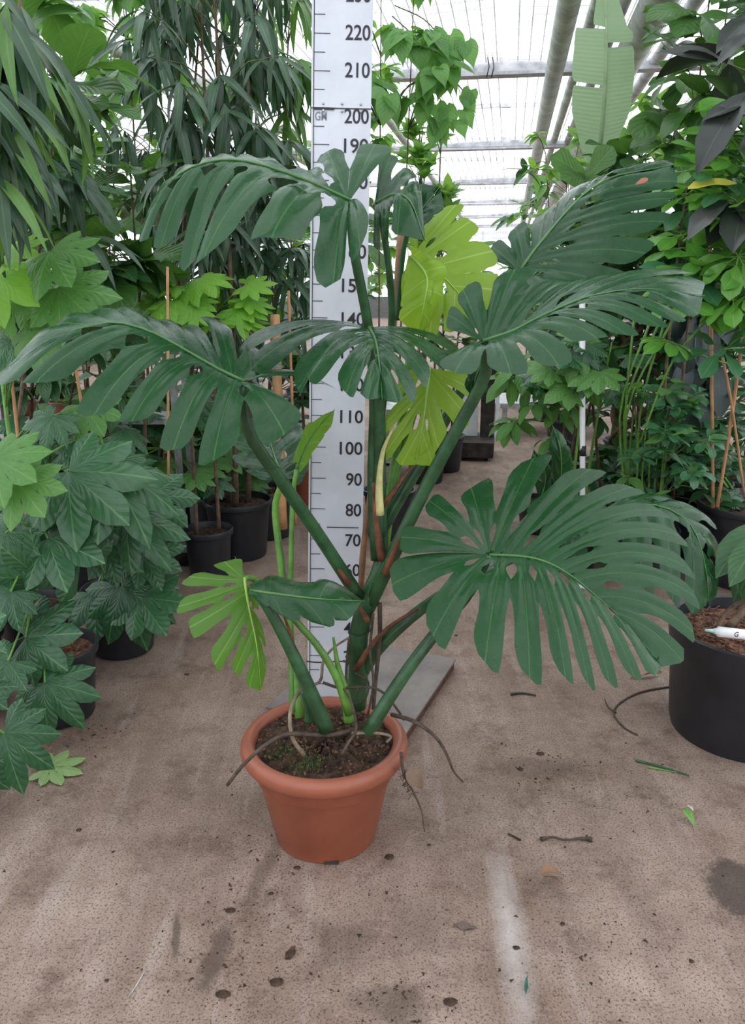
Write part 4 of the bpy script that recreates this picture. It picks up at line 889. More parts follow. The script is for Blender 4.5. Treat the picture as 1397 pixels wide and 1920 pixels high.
for i, (dx, lab) in enumerate(((-3.9, 'mixed green fig at the back of the left bay'), (-4.4, 'wide green fig along the left glass wall'), (-2.2, 'full green fig in the far left bay behind the light small-leaved one'))):
    yy = (9.2, 5.8, 11.0)[i]; px = 698.5 + dx * FPX / (yy * .98); 
    plant('broad_fig', lab, 'tree', ('ficus', 'smalld', 'ficusl'), 260, (px, 430, yy), (300 * 6 / yy, 330 * 6 / yy, .9), (.2, .32), base=(dx, yy), elev=(-45, 40), per=9, stems=4, pot_spec=(.2, .33))
# understory filling the left row
plant('broad_fig', 'dark broad-leaved fig just behind the lime hand-leaved shrub', 'tree', ('ficus', 'ficus', 'ficusl'), 220, (110, 640, 3.9), (210, 160, .35), (.15, .23), base=(-1.75, 4.0), elev=(-45, 40), per=8, stems=3, pot_spec=(.17, .3))
plant('peace_lily', 'broad upright-leaved plant under the outstretched split leaf', 'potted plant', ('ficus', 'ficusl'), 150, (330, 760, 5.0), (150, 110, .3), (.16, .24), base=(-1.32, 5.15), elev=(-10, 60), per=8, stems=3, pot_spec=(.16, .28))
plant('weeping_fig', 'dense dark small-leaved fig filling the gap left of the lower willow fig', 'tree', ('smalld', 'smalld', 'ficus'), 300, (320, 420, 5.4), (170, 170, .4), (.14, .21), base=(-1.4, 5.55), elev=(-45, 35), per=9, stems=3, pot_spec=(.18, .32))
plant('willow_leaf_fig', 'second dark willow-leaved fig tight behind the big drooping one', 'tree', 'alii', 300, (400, 230, 4.8), (175, 240, .35), (.26, .36), base=(-1.0, 4.95), elev=(-75, -5), per=10, stems=3, stem_r=.016, pot_spec=(.18, .32))
plant('weeping_fig', 'bright small-leaved fig standing far behind the willow figs', 'tree', ('small', 'smallh', 'smalld'), 300, (150, 180, 7.2), (230, 160, .6), (.15, .23), base=(-2.6, 7.4), elev=(-45, 35), per=9, stems=3, pot_spec=(.2, .33))
plant('philodendron', 'large dull-leaved philodendron low behind the small floor pots', 'potted plant', ('ficus', 'fats'), 120, (480, 680, 6.2), (150, 140, .35), (.18, .26), base=(-.95, 6.4), elev=(-40, 40), per=6, stems=3, pot_spec=(.18, .3))
plant('philodendron', 'leafy dark philodendron low behind the trolley base', 'potted plant', ('fats', 'ficus'), 110, (200, 880, 5.3), (220, 90, .35), (.16, .23), base=(-2.15, 5.3), elev=(-40, 40), per=6, stems=4, pot_spec=(.18, .28))
plant('aralia', 'loose aralia with drooping pale leaves beside the trolley posts', 'potted plant', ('fats', 'fatsl'), 44, (420, 860, 4.7), (90, 55, .2), (.12, .18), base=(-.98, 4.95), per=1, petiole=True, pot_spec=(.13, .25), stems=2, elev=(-35, 5))
# small pots on the floor behind
v1 = plant('variegated_aralia', 'small yellow-variegated pot plant on the floor behind the trolley', 'potted plant', 'vari', 14, (500, 935, 5.05), (32, 22, .12), (.08, .12), base=(-.655, 5.08), per=1, petiole=True, pot_spec=(.115, .20), stems=1)
v2 = plant('young_aralia', 'small green hand-leaved plant in a terracotta pot by the foot of the measuring board', 'potted plant', 'fatsl', 10, (565, 870, 5.45), (25, 22, .1), (.07, .10), base=(-.49, 5.45), per=1, petiole=True, pot_spec=(.095, .27, M_TERRA), stems=1)
v3 = plant('anthurium', 'dark pot plant with one red flower among the small pots', 'potted plant', 'fats', 16, (440, 915, 5.2), (45, 30, .15), (.09, .13), base=(-.92, 5.2), per=1, petiole=True, pot_spec=(.12, .22), stems=1)
fm = heart('flower_bract', leafmat('red_bract', (.5, .07, .02), (.6, .1, .03), (.6, .1, .03), trans=.15), .4)
for px, py in ((455, 930), (462, 922)): put_leaf(v3, fm, P(px, py, 5.02), (ru(-.5, .5), -.6, .5), (0, -1, .2), .12, 'flower')
# trolley with a shelf of little pots
tr = empty('plant_trolley', (-1.5, 4.5, 0), 'galvanised plant trolley with slotted posts among the left shrubs', 'trolley')
tx0, tx1, ty0, ty1 = -1.95, -1.03, 4.16, 4.42
for x in (tx0, tx1):
    for y in (ty0, ty1):
        MB().box((x, y, .62), (.032, .032, 1.05)).build('post', M_STEEL, tr, smooth=False)
        w = MB().tube([(x, y - .02, .055), (x, y + .02, .055)], .052, 16).build('wheel', M_DWOOD, tr); MB().box((x, y, .11), (.05, .06, .05)).build('caster_fork', M_STEEL, w, smooth=False)
for z, nm in ((.14, 'base_shelf'), (.80, 'shelf')): MB().box(((tx0 + tx1) / 2, (ty0 + ty1) / 2, z), (tx1 - tx0, ty1 - ty0, .03)).build(nm, M_STEEL if z > .5 else M_DWOOD, tr, smooth=False)
for k, x in enumerate((-1.88, -1.66, -1.44)):
    bw = empty('terracotta_bowl', (x, 4.29, .815), ('terracotta pot of seedlings at the shelf end away from the aisle', 'terracotta pot of seedlings in the middle of the trolley shelf', 'terracotta pot of seedlings at the aisle end of the shelf')[k], 'pot', 'seedling pots on the trolley shelf')
    pot(bw, (x, 4.29), .08, .075, M_TERRA, .055, .006, .012, z=.815)
    for j in range(7): put_leaf(bw, random.choice(T['smallh']), (x + ru(-.04, .04), 4.29 + ru(-.04, .04), .875), (ru(-1, 1), ru(-1, 1), .8), UP, ru(.04, .06))
# ================================================================== PLANTS ON THE RIGHT
# big black pot in front with a low dark plant
b13 = (1.29, 2.49); q13 = empty('potted_philodendron', (b13[0], b13[1], 0), 'large black pot of bark mulch with a dark-leaved climber at the near right', 'potted plant')
sharp(MB().lathe((b13[0], b13[1], 0), [(.001, .01), (.225, .01), (.232, .0), (.240, .03), (.258, .28), (.262, .29), (.266, .32), (.274, .37), (.276, .385), (.268, .39), (.258, .385), (.252, .33), (.22, .1)], 56).build('pot', M_BLACK, q13), 35)
soil_disc(q13, (b13[0], b13[1], .335), .255, M_MULCH, .014, 12, 48)
cr = MB()
for i in range(500):
    w = rnd() * 6.28; q = .245 * math.sqrt(rnd()); p = np.array([b13[0] + q * math.cos(w), b13[1] + q * math.sin(w), .352]); a = rnd() * 6.28; d = np.array([math.cos(a), math.sin(a), ru(-.3, .3)]) * ru(.008, .024); cr.tube([p - d, p + d], .0025, 4)
tag(cr.build('bark_chips', M_MULCH, q13), kind='stuff')
MB().tube(crom([P(1345, 1200, 2.33), P(1350, 1165, 2.34), P(1385, 1130, 2.36), P(1420, 1120, 2.36)], 14), .009, 8).build('climbing_stem', M_BARK, q13)
MB().tube(crom([P(1365, 1178, 2.36), P(1400, 1130, 2.42), P(1405, 1050, 2.45), P(1420, 980, 2.45)], 14), .014, 8).build('climbing_stem', M_BARK, q13)
M_PALE = simple('pale_scuff', (.42, .40, .36), .7, .3, 30)
for base, tip, up in (((1425, 985, 2.4), (1345, 1050, 2.25), (-.3, -.5, .8)), ((1430, 1010, 2.35), (1372, 1068, 2.2), (-.3, -.5, .8)), ((1420, 1000, 2.4), (1380, 1130, 2.3), (-.6, -.5, .4)), ((1430, 1030, 2.4), (1360, 1120, 2.35), (-.6, -.5, .4))):
    placed(q13, 'ficus', base, tip, up, P(1410, 1040, 2.45), None, 1)
tb = empty('sealant_tube', tuple(P(1360, 1196, 2.30)), 'white plastic tube with a dark letter lying on the bark mulch', 'tube')
a = P(1338, 1190, 2.24) + UP * .012; b_ = P(1425, 1200, 2.26) + UP * .012
MB().tube([a, a + (b_ - a) * .08, a + (b_ - a) * .1, b_], [.008, .011, .016, .016], 18).build('tube_body', M_WHITE, tb); dn = (b_ - a) / np.linalg.norm(b_ - a)
MB().tube([a - dn * .03, a], [.004, .007], 10).build('nozzle', simple('pale_teal', (.35, .55, .52), .4), tb)
nv = np.cross(dn, np.array([0, 0, 1.])); nv = nv if nv[1] < 0 else -nv; vup = np.cross(nv, dn); vup = vup if vup[2] > 0 else -vup
v, f = text_mesh('G'); cc = a + dn * .065 + nv * .0165 + vup * .004
mesh_obj('letter', [cc + dn * (p[0] - .5) * .014 + vup * (p[1] - .5) * .016 for p in v], f, M_INK, tb, smooth=False)
# schefflera with three canes
b5 = (1.98, 3.95); 
sc = plant('umbrella_plant', 'tall umbrella plant on three bamboo canes in a black pot, light green top', 'potted plant', ('schef', 'schef', 'schefd'), 60, (1400, 400, 3.6), (125, 230, .35), (.15, .22), base=b5, per=1, petiole=True, pot_spec=(.30, .42), stems=2, stem_r=.012, stem_mat=M_STALKL, elev=(-30, 15))
M5 = M_MULCH
cane(sc, [P(1337, 952, 3.85), P(1331, 380, 3.82)], .0085); cane(sc, [P(1345, 950, 3.8), P(1372, 780, 3.8), P(1397, 600, 3.8), P(1412, 480, 3.8)], .009); cane(sc, [P(1397, 935, 3.8), P(1372, 760, 3.78), P(1355, 670, 3.78)], .0065)
mS = MB()
for base, s in (((1387, 195, 3.4), .22), ((1372, 300, 3.4), .2), ((1385, 480, 3.3), .22), ((1345, 430, 3.5), .18), ((1270, 560, 3.4), .2), ((1375, 560, 3.3), .2), ((1320, 500, 3.5), .18), ((1390, 380, 3.3), .2), ((1255, 640, 3.5), .16)):
    p = P(*base); put_leaf(sc, random.choice(T['schef'] + T['schefd'][:1]), p, (ru(-1, 1), -.6, ru(-.2, .2)), (ru(-.3, .1), -.55, .8), s); s0 = np.array([b5[0] - .1, b5[1] - .15, p[2] - .15]); mS.tube(crom([s0, (s0 + p) / 2 - UP * .03, p], 6), .004, 6, False)
mS.build('stalks', M_STALKL, sc)
tmY = blade('yellow_leaflet', PR_OBOV, M_YELLOW, .4, .2, 8, 2); put_leaf(sc, tmY, P(1385, 345, 3.3), P(1305, 335, 3.3) - P(1385, 345, 3.3), (0, -.5, 1), .19, 'yellow_leaflet')
# rubber plant
rp_ = plant('rubber_plant', 'dark purple-leaved rubber plant behind the umbrella plant', 'potted plant', 'rubber', 26, (1410, 240, 3.4), (110, 210, .3), (.24, .32), base=(2.05, 3.3), per=4, pot_spec=(.17, .3), stems=1, elev=(-50, 30), stem_r=.014)
for base, tip in (((1400, 175, 3.0), (1290, 300, 2.95)), ((1420, 60, 3.0), (1335, 100, 3.0)), ((1420, 30, 3.1), (1345, 60, 3.0)), ((1405, 190, 3.0), (1315, 215, 3.0))): placed(rp_, 'rubber', base, tip, (-.2, -.5, .7))
# fiddle-leaf figs, right
plant('fiddle_leaf_fig', 'fiddle-leaf fig with large wavy leaves high above the umbrella plant', 'tree', 'fiddle', 110, (1335, 130, 4.3), (88, 180, .35), (.20, .30), base=(1.75, 4.5), elev=(-35, 50), per=6, stems=2, pot_spec=(.18, .32))
plant('fiddle_leaf_fig', 'fiddle-leaf fig with dark heavy leaves below the banana leaf', 'tree', ('fiddle', 'ficus'), 150, (1250, 400, 4.6), (135, 125, .35), (.18, .26), base=(1.6, 4.8), elev=(-45, 45), per=7, stems=3, pot_spec=(.18, .32))
fb = empty('fiddle_leaf_seedling', (1.3, 4.3, 0), 'slender fiddle-leaf shoot with a pair of upright leaves before the banana leaf', 'potted plant')
pot(fb, (1.3, 4.3), .12, .24); MB().tube([(1.3, 4.3, .2), P(1098, 340, 4.25) + UP * -.4, P(1098, 330, 4.25)], [.009, .007, .005], 7).build('stem', M_BARK, fb)
for tip, k in (((1040, 285, 4.2), 0), ((1150, 272, 4.2), 0), ((1070, 320, 4.1), 1), ((1135, 335, 4.1), 1)): placed(fb, 'fiddle', (1098, 335, 4.25), tip, (0, -.9, .5), i=k)
# banana leaf
bn = empty('banana_plant', (1.62, 5.3, 0), 'banana plant with one tall torn pale leaf standing under the roof pipes', 'potted plant')
pot(bn, (1.62, 5.3), .2, .34)
bL = P(1118, 330, 5.0); bT = P(1130, -40, 4.9)
MB().tube(crom([(1.62, 5.3, .3), (1.6, 5.2, 1.0), bL], 10), [.04 - .0022 * i for i in range(10)], 10).build('stem', M_STALKL, bn)
V = []; F = []; UV = []; Lb = bT - bL; nbn = 44; kx = mpp(1118, 150, 5.0)
def bw_(t): return float(np.interp(t, [0, .1, .3, .5, .75, .9, 1], [.16, .55, .95, 1, .9, .55, .05])) * 57 * kx
for side in (-1, 1):
    tears = [(.44, .452), (.735, .742)] if side < 0 else [(.64, .665)]
    cuts = [0] + [x for t in tears for x in t] + [1]
    for ci in range(0, len(cuts), 2):
        t0, t1 = cuts[ci], cuts[ci + 1]; n_ = max(3, int((t1 - t0) * 40)); o0 = len(V); sk = ru(-.02, .025)
        for j in range(n_ + 1):
            t = t0 + (t1 - t0) * j / n_; w = bw_(t) * ru(.99, 1.01) * (1 if (j not in (0, n_)) else .95) * ((.42 if side < 0 else .8) if t > .74 else 1)
            for i in range(5):
                a = i / 4; p = bL + Lb * (t + (.05 + sk) * a * (1 - t)) + np.array([side * a * w, -.10 * a * a * w + .35 * a * w - .12 * math.sin(t * 3), 0]); V.append(p); UV.append((.5 + side * a * .5, t))
        for j in range(n_):
            for i in range(4): q = o0 + j * 5 + i; F.append((q, q + 1, q + 6, q + 5))
o = mesh_obj('leaf', V, F, M_BANANA, bn, UV); MB().tube([bL + Lb * t + np.array([0, -.01 - .12 * math.sin(t * 3), 0]) for t in np.linspace(0, .98, 14)], [.016 - .001 * i for i in range(14)], 8).build('midrib', simple('banana_rib', (.30, .42, .22), .45), o)
plant('broad_leaf_plant', 'low broad-leaved plant round the foot of the banana stem', 'potted plant', 'ficusl', 40, (1060, 560, 5.6), (80, 70, .25), (.2, .28), base=(1.4, 5.7), per=5, pot_spec=(.16, .3), elev=(0, 60))
# heart-leaved vine beside the ruler
plant('heart_leaf_vine', 'airy heart-leaved fig with leaves dangling against the bright roof right of the board', 'tree', 'heart', 130, (745, 110, 4.3), (100, 150, .3), (.10, .155), base=(.10, 4.7), elev=(-75, 0), per=5, stems=2, stem_r=.008, pot_spec=(.16, .3))
hv = bpy.data.objects['heart_leaf_vine']; tw = MB()
for i in range(22):
    px = ru(790, 885); py = ru(60, 235); p = P(px, py, 4.25); put_leaf(hv, random.choice(T['heart']), p, (ru(-.3, .7), -.3, -.8), (0, -1, .3), ru(.09, .14))
for a_, b_, c_ in (((735, 30, 4.3), (800, 90, 4.3), (885, 190, 4.25)), ((740, 60, 4.3), (790, 120, 4.3), (850, 235, 4.25)), ((740, 10, 4.3), (800, 40, 4.3), (845, 100, 4.25))): MB().tube(crom([P(*a_), P(*b_), P(*c_)], 10), .003, 5).build('dangling_twig', M_TWIG, hv)
# conifer-like shrub and small figs by the aisle
plant('croton_shrub', 'narrow upright shrub with small light leaves behind the upper lime leaf', 'tree', ('small', 'smallh'), 300, (805, 320, 6.0), (70, 130, .25), (.10, .15), base=(.42, 6.1), elev=(10, 75), per=9, stems=2, pot_spec=(.16, .3), cone=.5)
plant('croton_shrub', 'dark leafy shrub standing behind the hanging lime leaf', 'tree', ('smalld', 'smallh'), 280, (850, 560, 6.4), (85, 130, .3), (.10, .15), base=(.6, 6.5), elev=(-20, 50), per=9, stems=2, pot_spec=(.16, .3))
plant('weeping_fig', 'small-leaved fig at the aisle corner under the long roof pipe', 'tree', ('small', 'smallh'), 300, (1050, 380, 7.0), (95, 110, .35), (.10, .14), base=(1.75, 7.2), elev=(-40, 40), per=9, stems=3, pot_spec=(.18, .32))
plant('weeping_fig', 'yellow-green fig far along the right of the aisle', 'tree', ('small',), 220, (1175, 270, 6.0), (85, 60, .35), (.12, .17), base=(2.0, 6.2), elev=(-30, 50), per=8, stems=2, pot_spec=(.18, .32))
plant('broad_fig', 'dark dense fig in the right row behind the canes', 'tree', ('ficus', 'smalld'), 300, (1240, 520, 5.4), (190, 170, .5), (.14, .22), base=(2.1, 5.6), elev=(-45, 40), per=8, stems=3, pot_spec=(.19, .32))
for i, (dx, yy, lab) in enumerate(((3.4, 5.4, 'wide fig along the right glass wall'), (3.0, 7.6, 'broad fig at the back of the right bay'), (2.6, 10.0, 'distant fig past the banana plant'), (-.9, 11.5, 'distant fig beyond the left of the aisle'), (3.3, 14.0, 'very distant fig at the right end of the aisle'), (.75, 14.0, 'very distant fig at the left end of the aisle'))):
    px = 698.5 + dx * FPX / (yy * .98)
    plant('broad_fig', lab, 'tree', ('ficus', 'smalld', 'ficusl', 'smallh'), 220, (px, 500 if i > 2 else 470, yy), (260 * 6 / yy, (300 if i < 3 else 200) * 6 / yy, .8), (.2, .32), base=(dx, yy), elev=(-45, 40), per=9, stems=4, pot_spec=(.2, .33))
# finger-leaved plant in a red pot
pc = plant('money_tree', 'finger-leaved money tree leaning over a small terracotta pot by the aisle', 'potted plant', 'pach', 18, (1010, 750, 4.3), (60, 85, .18), (.15, .22), base=(1.16, 4.55), per=1, petiole=True, pot_spec=(.10, .2, M_TERRA), stems=1, elev=(-25, 5), z0=0.0)
# braided trunks
bt = plant('braided_fig', 'fig with a lattice of braided bare trunks behind the white pole', 'tree', ('smallh', 'smalld'), 160, (1190, 610, 4.9), (120, 60, .3), (.10, .15), base=(1.63, 4.9), per=8, pot_spec=(.19, .32), stems=1, stem_r=.02)
for k in range(6):
    ph = k * math.pi / 3; pts = []
    for i in range(26):
        z = .3 + i * .038; a = ph + (1 if k % 2 else -1) * i * .30; pts.append((1.63 + .15 * math.cos(a), 4.9 + .12 * math.sin(a), z))
    MB().tube(pts, .014, 7).build('braided_trunk', M_BARK, bt)
for a_, b_ in (((1215, 720, 5.0), (1238, 610, 5.0)), ((1070, 800, 4.9), (1118, 690, 4.9))): MB().tube([P(*a_), P(*b_)], [.03, .024], 8).build('trunk_limb', M_BARK, bt)
# tuft of green stems
tf = plant('climbing_aralia', 'bushy aralia with a sheaf of upright green stems beside the bamboo canes', 'potted plant', ('smallh', 'ficus', 'schefd'), 120, (1215, 830, 3.9), (95, 120, .3), (.08, .14), base=(1.42, 4.05), per=4, pot_spec=(.17, .28), stems=7, stem_r=.008, stem_mat=M_STALKL, elev=(-30, 35))
for i in range(5):
    x = ru(1165, 1200); MB().tube(crom([P(x, 920, 3.9), P(x + ru(-12, 12), 760, 3.85), P(x + ru(-20, 90), 600, 3.85)], 8), .006, 6).build('green_stem', M_STALKL, tf)
MB().tube(crom([P(1200, 830, 3.7), P(1260, 680, 3.6), P(1345, 580, 3.5)], 10), .005, 6).build('green_stem', M_STALKL, tf)
plant('climbing_aralia', 'low dark-leaved aralia between the black pots on the right', 'potted plant', ('smalld', 'ficus', 'fats'), 130, (1270, 880, 4.2), (90, 80, .3), (.10, .16), base=(1.72, 4.35), per=4, pot_spec=(.16, .26), stems=4, stem_mat=M_STALKL, elev=(-30, 35))
plant('climbing_aralia', 'pale hand-leaved aralia whose leaf tips reach the white pole', 'potted plant', ('fats', 'fatsl'), 22, (1120, 690, 4.0), (90, 60, .2), (.12, .17), base=(1.25, 4.2), per=1, petiole=True, pot_spec=(.14, .25), stems=2, stem_mat=M_STALKL)
gl = empty('dried_leaf_bunch', (1.80, 4.58, 0), 'column of drooping grey leaves behind the bamboo canes', 'plant'); pot(gl, (1.80, 4.58), .13, .25)
MB().tube([(1.80, 4.58, .2), (1.80, 4.58, 1.7)], .012, 8).build('stem', M_BARK, gl)
for i in range(24): put_leaf(gl, random.choice(T['grey']), (1.80 + ru(-.12, .12), 4.53 + ru(-.1, .05), ru(.95, 1.65)), (ru(-.3, .3), -.3, -1), (0, -1, .2), ru(.25, .34))
# understory filling the right row
plant('bushy_fig', 'bushy mid-green fig among the braided trunks', 'tree', ('smallh', 'smalld', 'ficus'), 280, (1190, 800, 5.3), (130, 120, .3), (.10, .17), base=(1.85, 5.35), elev=(-40, 40), per=8, stems=3, pot_spec=(.17, .3))
plant('umbrella_plant', 'dark umbrella plant low behind the three canes', 'potted plant', 'schefd', 70, (1340, 700, 4.8), (130, 190, .3), (.14, .20), base=(2.15, 4.9), per=1, petiole=True, pot_spec=(.18, .3), stems=3, elev=(-30, 15))
plant('broad_fig', 'leafy fig below the slender fiddle-leaf shoot', 'tree', ('ficus', 'ficusl', 'smalld'), 240, (1150, 520, 5.0), (120, 110, .3), (.14, .21), base=(1.5, 5.1), elev=(-45, 40), per=8, stems=3, pot_spec=(.17, .3))
plant('broad_fig', 'full dark fig at the near right edge behind the rubber plant', 'tree', ('ficus', 'fiddle'), 200, (1370, 330, 5.0), (130, 260, .35), (.18, .26), base=(2.5, 5.1), elev=(-45, 40), per=8, stems=3, pot_spec=(.18, .3))
plant('low_aralia', 'low mixed aralia carpet beside the terracotta money-tree pot', 'potted plant', ('smalld', 'smallh', 'fats'), 200, (1160, 900, 4.6), (110, 60, .3), (.08, .14), base=(1.5, 4.62), elev=(-30, 45), per=6, stems=4, pot_spec=(.16, .2))
# white pole, cart, rack and far pots
g = np.array([P(1103, 960, 3.85)[0], 3.85, 0.]); wp = empty('white_pole', tuple(g), 'thin white metal pole standing among the right-hand plants', 'pole')
tp = P(1092, 440, g[1]); MB().tube([g, tp], .014, 12).build('pole', M_WHITE, wp); 
for t in (.62, .40): c = g + (tp - g) * t; MB().tube([c, c + UP * .05], .016, 12).build('joint_sleeve', M_INK, wp)
MB().tube([g, g + UP * .015], .06, 16).build('foot', M_STEEL, wp)
g = G(882, 866); ct = empty('weighing_cart', (g[0], g[1] + .25, 0), 'low dark wooden cart with a white panel and dark post in the aisle', 'cart')
cx, cy = g[0], g[1] + .28; ax3b = (E1, E2, UP)
MB().box((cx, cy, .10), (.48, .52, .13), ax3b).build('deck', M_DWOOD, ct, smooth=False); MB().box((cx - .02, cy + .1, .42), (.24, .05, .52), ax3b).build('panel', M_WHITE, ct, smooth=False)
p = np.array([cx, cy, 0]) + E1 * .17 + E2 * .08; MB().box(p + UP * .5, (.12, .12, .68), ax3b).build('post', M_DWOOD, ct, smooth=False); p2 = p + E1 * .085; MB().box(p2 + UP * .5, (.03, .13, .68), ax3b).build('post_edge', M_WHITE, ct, smooth=False)
for sx_ in (-1, 1):
    for sy in (-1, 1): c = np.array([cx, cy, .03]) + E1 * .18 * sx_ + E2 * .2 * sy; MB().tube([c - E1 * .015, c + E1 * .015], .03, 12).build('wheel', M_INK, ct)
g = G(770, 905); rk = empty('steel_rack', (g[0], g[1] + .3, 0), 'galvanised flat plant rack on wheels behind the monstera stalks', 'trolley')
cx, cy = g[0], g[1] + .32
MB().box((cx, cy, .17), (.46, .6, .05), ax3b).build('deck', M_STEEL, rk, smooth=False); MB().box((cx, cy, .55), (.46, .6, .03), ax3b).build('shelf', M_STEEL, rk, smooth=False)
for sx_ in (-1, 1):
    for sy in (-1, 1):
        c = np.array([cx, cy, 0]) + E1 * .215 * sx_ + E2 * .28 * sy; MB().box(c + UP * .5, (.03, .03, .7), ax3b).build('post', M_STEEL, rk, smooth=False); MB().tube([c - E1 * .015 + UP * .07, c + E1 * .015 + UP * .07], .07, 14).build('wheel', M_INK, rk)
for k, (px, yy, r) in enumerate(((953, 11.0, .16), (985, 10.0, .2), (925, 12.5, .16), (1020, 9.0, .17))):
    x = (px - 698.5) / FPX * yy * 1.02
    plant('aisle_shrub', ('dark shrub in a black pot past the cart', 'leafy shrub in a wide black pot at the aisle bend', 'distant shrub behind the cart post', 'shrub in a black pot before the money tree')[k], 'potted plant', ('smalld', 'smallh'), 90, (px + 20 * (1 if k in (1, 3) else -1), 600, yy), (40, 60, .2), (.14, .2), base=(x, yy), per=8, pot_spec=(r, .5), stems=2)
bn2 = empty('plant_bench', (1.75, 8.2, 0), 'low pale bench carrying pots along the right of the aisle', 'bench')
MB().box((1.85, 8.2, .34), (1.2, .8, .05)).build('top', M_STEEL, bn2, smooth=False)
for x in (1.3, 2.4):
    for y in (7.85, 8.55): MB().box((x, y, .16), (.05, .05, .32)).build('leg', M_STEEL, bn2, smooth=False)

# ================================================================== LITTER ON THE FLOOR
def litter_tube(name, pts, r, mat, label, cat='twig', lift=None):
    c = crom([G(*p[:2]) + UP * ((lift or r) + (p[2] if len(p) > 2 else 0)) for p in pts], 14)
    o = empty(name, tuple(c[0] * [1, 1, 0]), label, cat); return o, c
def twig(name, pts, r, mat, label, cat='twig', r1=None):
    c = crom([G(*p[:2]) + UP * (r + (p[2] if len(p) > 2 else 0)) for p in pts], 14)
    o = MB().tube(c, [r + ((r1 if r1 is not None else r) - r) * i / 13 for i in range(14)], 7).build(name, mat); return tag(o, label, cat)
tb1 = MB(); c = crom([G(1014, 1577) + UP * .006, G(1035, 1574) + UP * .008, G(1060, 1578) + UP * .006, G(1090, 1576) + UP * .007, G(1110, 1578) + UP * .007], 16)
tb1.tube(c, [.007, .006, .004, .0035, .0035, .003, .003, .003, .003, .003, .0035, .004, .005, .006, .007, .008], 8)
tag(tb1.build('dry_stalk', M_ROOT), 'short dry stalk with knobbly ends lying on the concrete', 'twig')
twig('dry_twig', [(1265, 1288), (1215, 1296), (1185, 1306), (1160, 1322), (1150, 1340), (1170, 1366), (1196, 1380)], .004, M_ROOT, 'long bent dry root lying beside the big black pot', r1=.003)
twig('dry_twig', [(1155, 1338), (1140, 1326), (1134, 1312)], .003, M_ROOT, 'short side root touching the long bent one', r1=.0015)
twig('dry_twig', [(958, 1304), (980, 1302), (1005, 1306)], .005, M_DWOOD, 'thin dark stick lying below the broad right leaf', r1=.003)
twig('dry_twig', [(953, 1565), (965, 1571), (976, 1577)], .003, M_DWOOD, 'tiny dark stick near the knobbly stalk')
twig('grass_blade', [(1192, 1428), (1240, 1440), (1292, 1456)], .0045, M_STALK, 'green grass blade on the floor before the big black pot', 'grass', .002)
twig('grass_blade', [(1215, 1440), (1250, 1446), (1285, 1452)], .003, M_STALKL, 'pale grass blade on the floor lying along the green one', 'grass', .0015)
def leaflet(name, px, py, tx, ty, mat, label, sc, prof=PR_ELL, up=(0, 0, 1), cat='leaf', droop=.9, fold=.5):
    me = blade(name, prof, mat, droop, fold, 8, 4, .06); g = G(px, py); o = bpy.data.objects.new(name, me); link(o); d = G(tx, ty) - g
    L = np.linalg.norm(d) * sc; o.matrix_world = orient(d, up, L, g + UP * .014); 
    mz = min((o.matrix_world @ v.co).z for v in me.vertices); o.matrix_world = Matrix.Translation((0, 0, .002 - mz)) @ o.matrix_world
    return tag(o, label, cat)
M_DRY = leafmat('dry_leaf_brown', (.13, .065, .035), (.24, .14, .085), (.28, .18, .12), rough=.8, trans=.05)
leaflet('dry_leaf', 1012, 1668, 1060, 1645, M_DRY, 'curled brown dry leaf on the concrete under the knobbly stalk', 1.1)
leaflet('dry_leaf', 1018, 1662, 1056, 1656, M_DRY, 'narrow brown dry leaf tucked under the curled one', 1.0, PR_LANCE)
leaflet('dry_leaf', 850, 1736, 894, 1742, simple('flat_brown', (.13, .095, .075), .9), 'flat oval brown leaf pressed on the concrete', 1.0, droop=.05, fold=.02)
leaflet('leaf_scrap', 1278, 1530, 1302, 1552, M_STALKL, 'torn bright green leaf scrap near the oil stain', 1.1)
leaflet('leaf_scrap', 1288, 1518, 1303, 1524, M_PALE, 'small pale petal beside the green scrap', 1.0)
leaflet('leaf_scrap', 985, 1872, 988, 1832, simple('teal_scrap', (.03, .11, .08), .5), 'narrow teal green scrap on the pale worn streak', 1.0, PR_LANCE, droop=.2)
leaflet('leaf_scrap', 1240, 1268, 1180, 1275, M_DRY, 'flat tan leaf by the foot of the big black pot', 1.0, PR_LANCE, droop=.2)
twig('straw', [(240, 1872), (255, 1850), (270, 1824)], .0015, M_PALE, 'thin white straw on the bare concrete')
def clod(px, py, s, label, stretch=1.5, rot=0):
    bm = bmesh.new(); bmesh.ops.create_icosphere(bm, subdivisions=2, radius=1)
    for v in bm.verts:
        k = ru(.7, 1.15); x, y = v.co.x * s * stretch * k, v.co.y * s * k; v.co = (x * math.cos(rot) - y * math.sin(rot), x * math.sin(rot) + y * math.cos(rot), v.co.z * s * .35 * k + s * .3)
    me = bpy.data.meshes.new('dirt_clod'); bm.to_mesh(me); bm.free(); me.materials.append(M_SOIL); o = link(bpy.data.objects.new('dirt_clod', me)); o.location = tuple(G(px, py)); return tag(o, label, 'dirt')
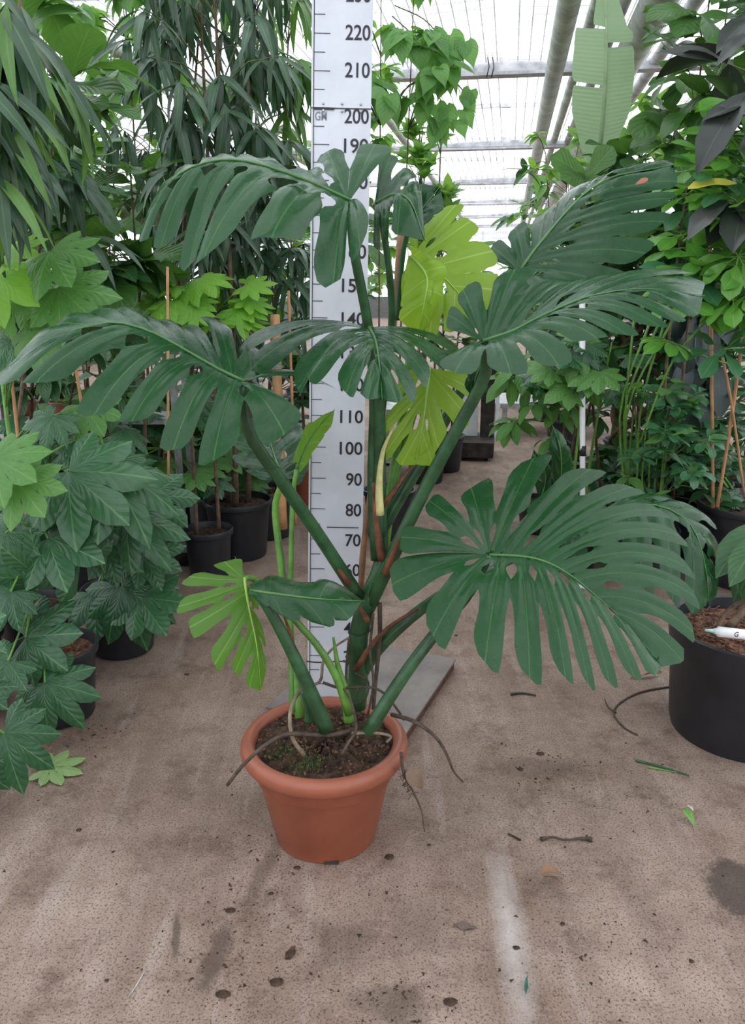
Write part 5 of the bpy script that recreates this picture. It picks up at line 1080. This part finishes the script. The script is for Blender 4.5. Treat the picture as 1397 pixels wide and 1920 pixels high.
for px, py, s_, st, rt, lb in ((545, 1790, .012, 1.9, 1.2, 'long dark clod of soil on bare concrete before the terracotta pot'), (968, 1778, .006, 1.6, 0, 'small black clod on the pale worn streak'), (418, 1866, .012, 1.4, 0, 'broad dark clod beside the white straw'), (432, 1708, .009, 1.4, 0, 'dark clod at the top of the double tyre smear'), (148, 1557, .007, 1.2, 0, 'lone round clod in front of the pale fallen leaf'), (508, 1676, .006, 1.2, 0, 'small clod between the pot foot and the tyre smear'), (558, 1628, .007, 1.6, 0, 'flat clod right at the foot of the terracotta pot'), (730, 1608, .011, 1.3, 0, 'crumbly clod below the hanging dead leaf'), (518, 1843, .011, 1.5, 0, 'wide clod next to the long dark one'), (976, 1443, .009, 1.2, 0, 'round clod below the thin dark stick'), (1013, 1414, .010, 1.4, 0, 'flat clod amid the crumbs below the broad split leaf'), (805, 1585, .005, 1.2, 0, 'tiny clod at the tip of the hanging root'), (1055, 1733, .006, 1, 0, 'tiny clod before the curled brown leaf'), (1296, 1803, .006, 1, 0, 'tiny clod beyond the dark oil stain'), (350, 1265, .007, 1.5, 0, 'small clod under the young lime leaf'), (855, 1192, .008, 1.2, 0, 'small clod behind the corner of the base plate'), (845, 1880, .010, 1.6, 0, 'oval clod before the flat pressed brown leaf')): clod(px, py, s_, lb, st, rt)
# loose crumbs
cr = MB()
for cx_, cy_, sx_, sy_, n_ in ((1010, 1440, 70, 35, 170), (400, 1790, 60, 70, 120), (740, 1880, 60, 25, 90), (200, 1365, 50, 15, 40), (150, 1415, 30, 20, 40), (480, 1640, 40, 80, 60), (640, 1740, 120, 80, 90), (1130, 1500, 120, 60, 90), (300, 1500, 180, 120, 90), (1050, 1750, 250, 100, 140), (600, 1800, 400, 80, 160)):
    for i in range(n_):
        x = random.gauss(cx_, sx_); y = min(1915, max(1150, random.gauss(cy_, sy_))); p = G(x, y); s = abs(random.gauss(.0012, .0018)) + .0007
        v = [p + np.array([ru(-1, 1), ru(-1, 1), 0]) * s * 1.5 for _ in range(3)] + [p + UP * s]; cr.add(v, [(0, 1, 3), (1, 2, 3), (2, 0, 3)])
tag(cr.build('dirt_crumbs', M_SOIL, None, smooth=False), 'scattered dark crumbs of soil over the concrete', 'dirt', None, 'stuff')
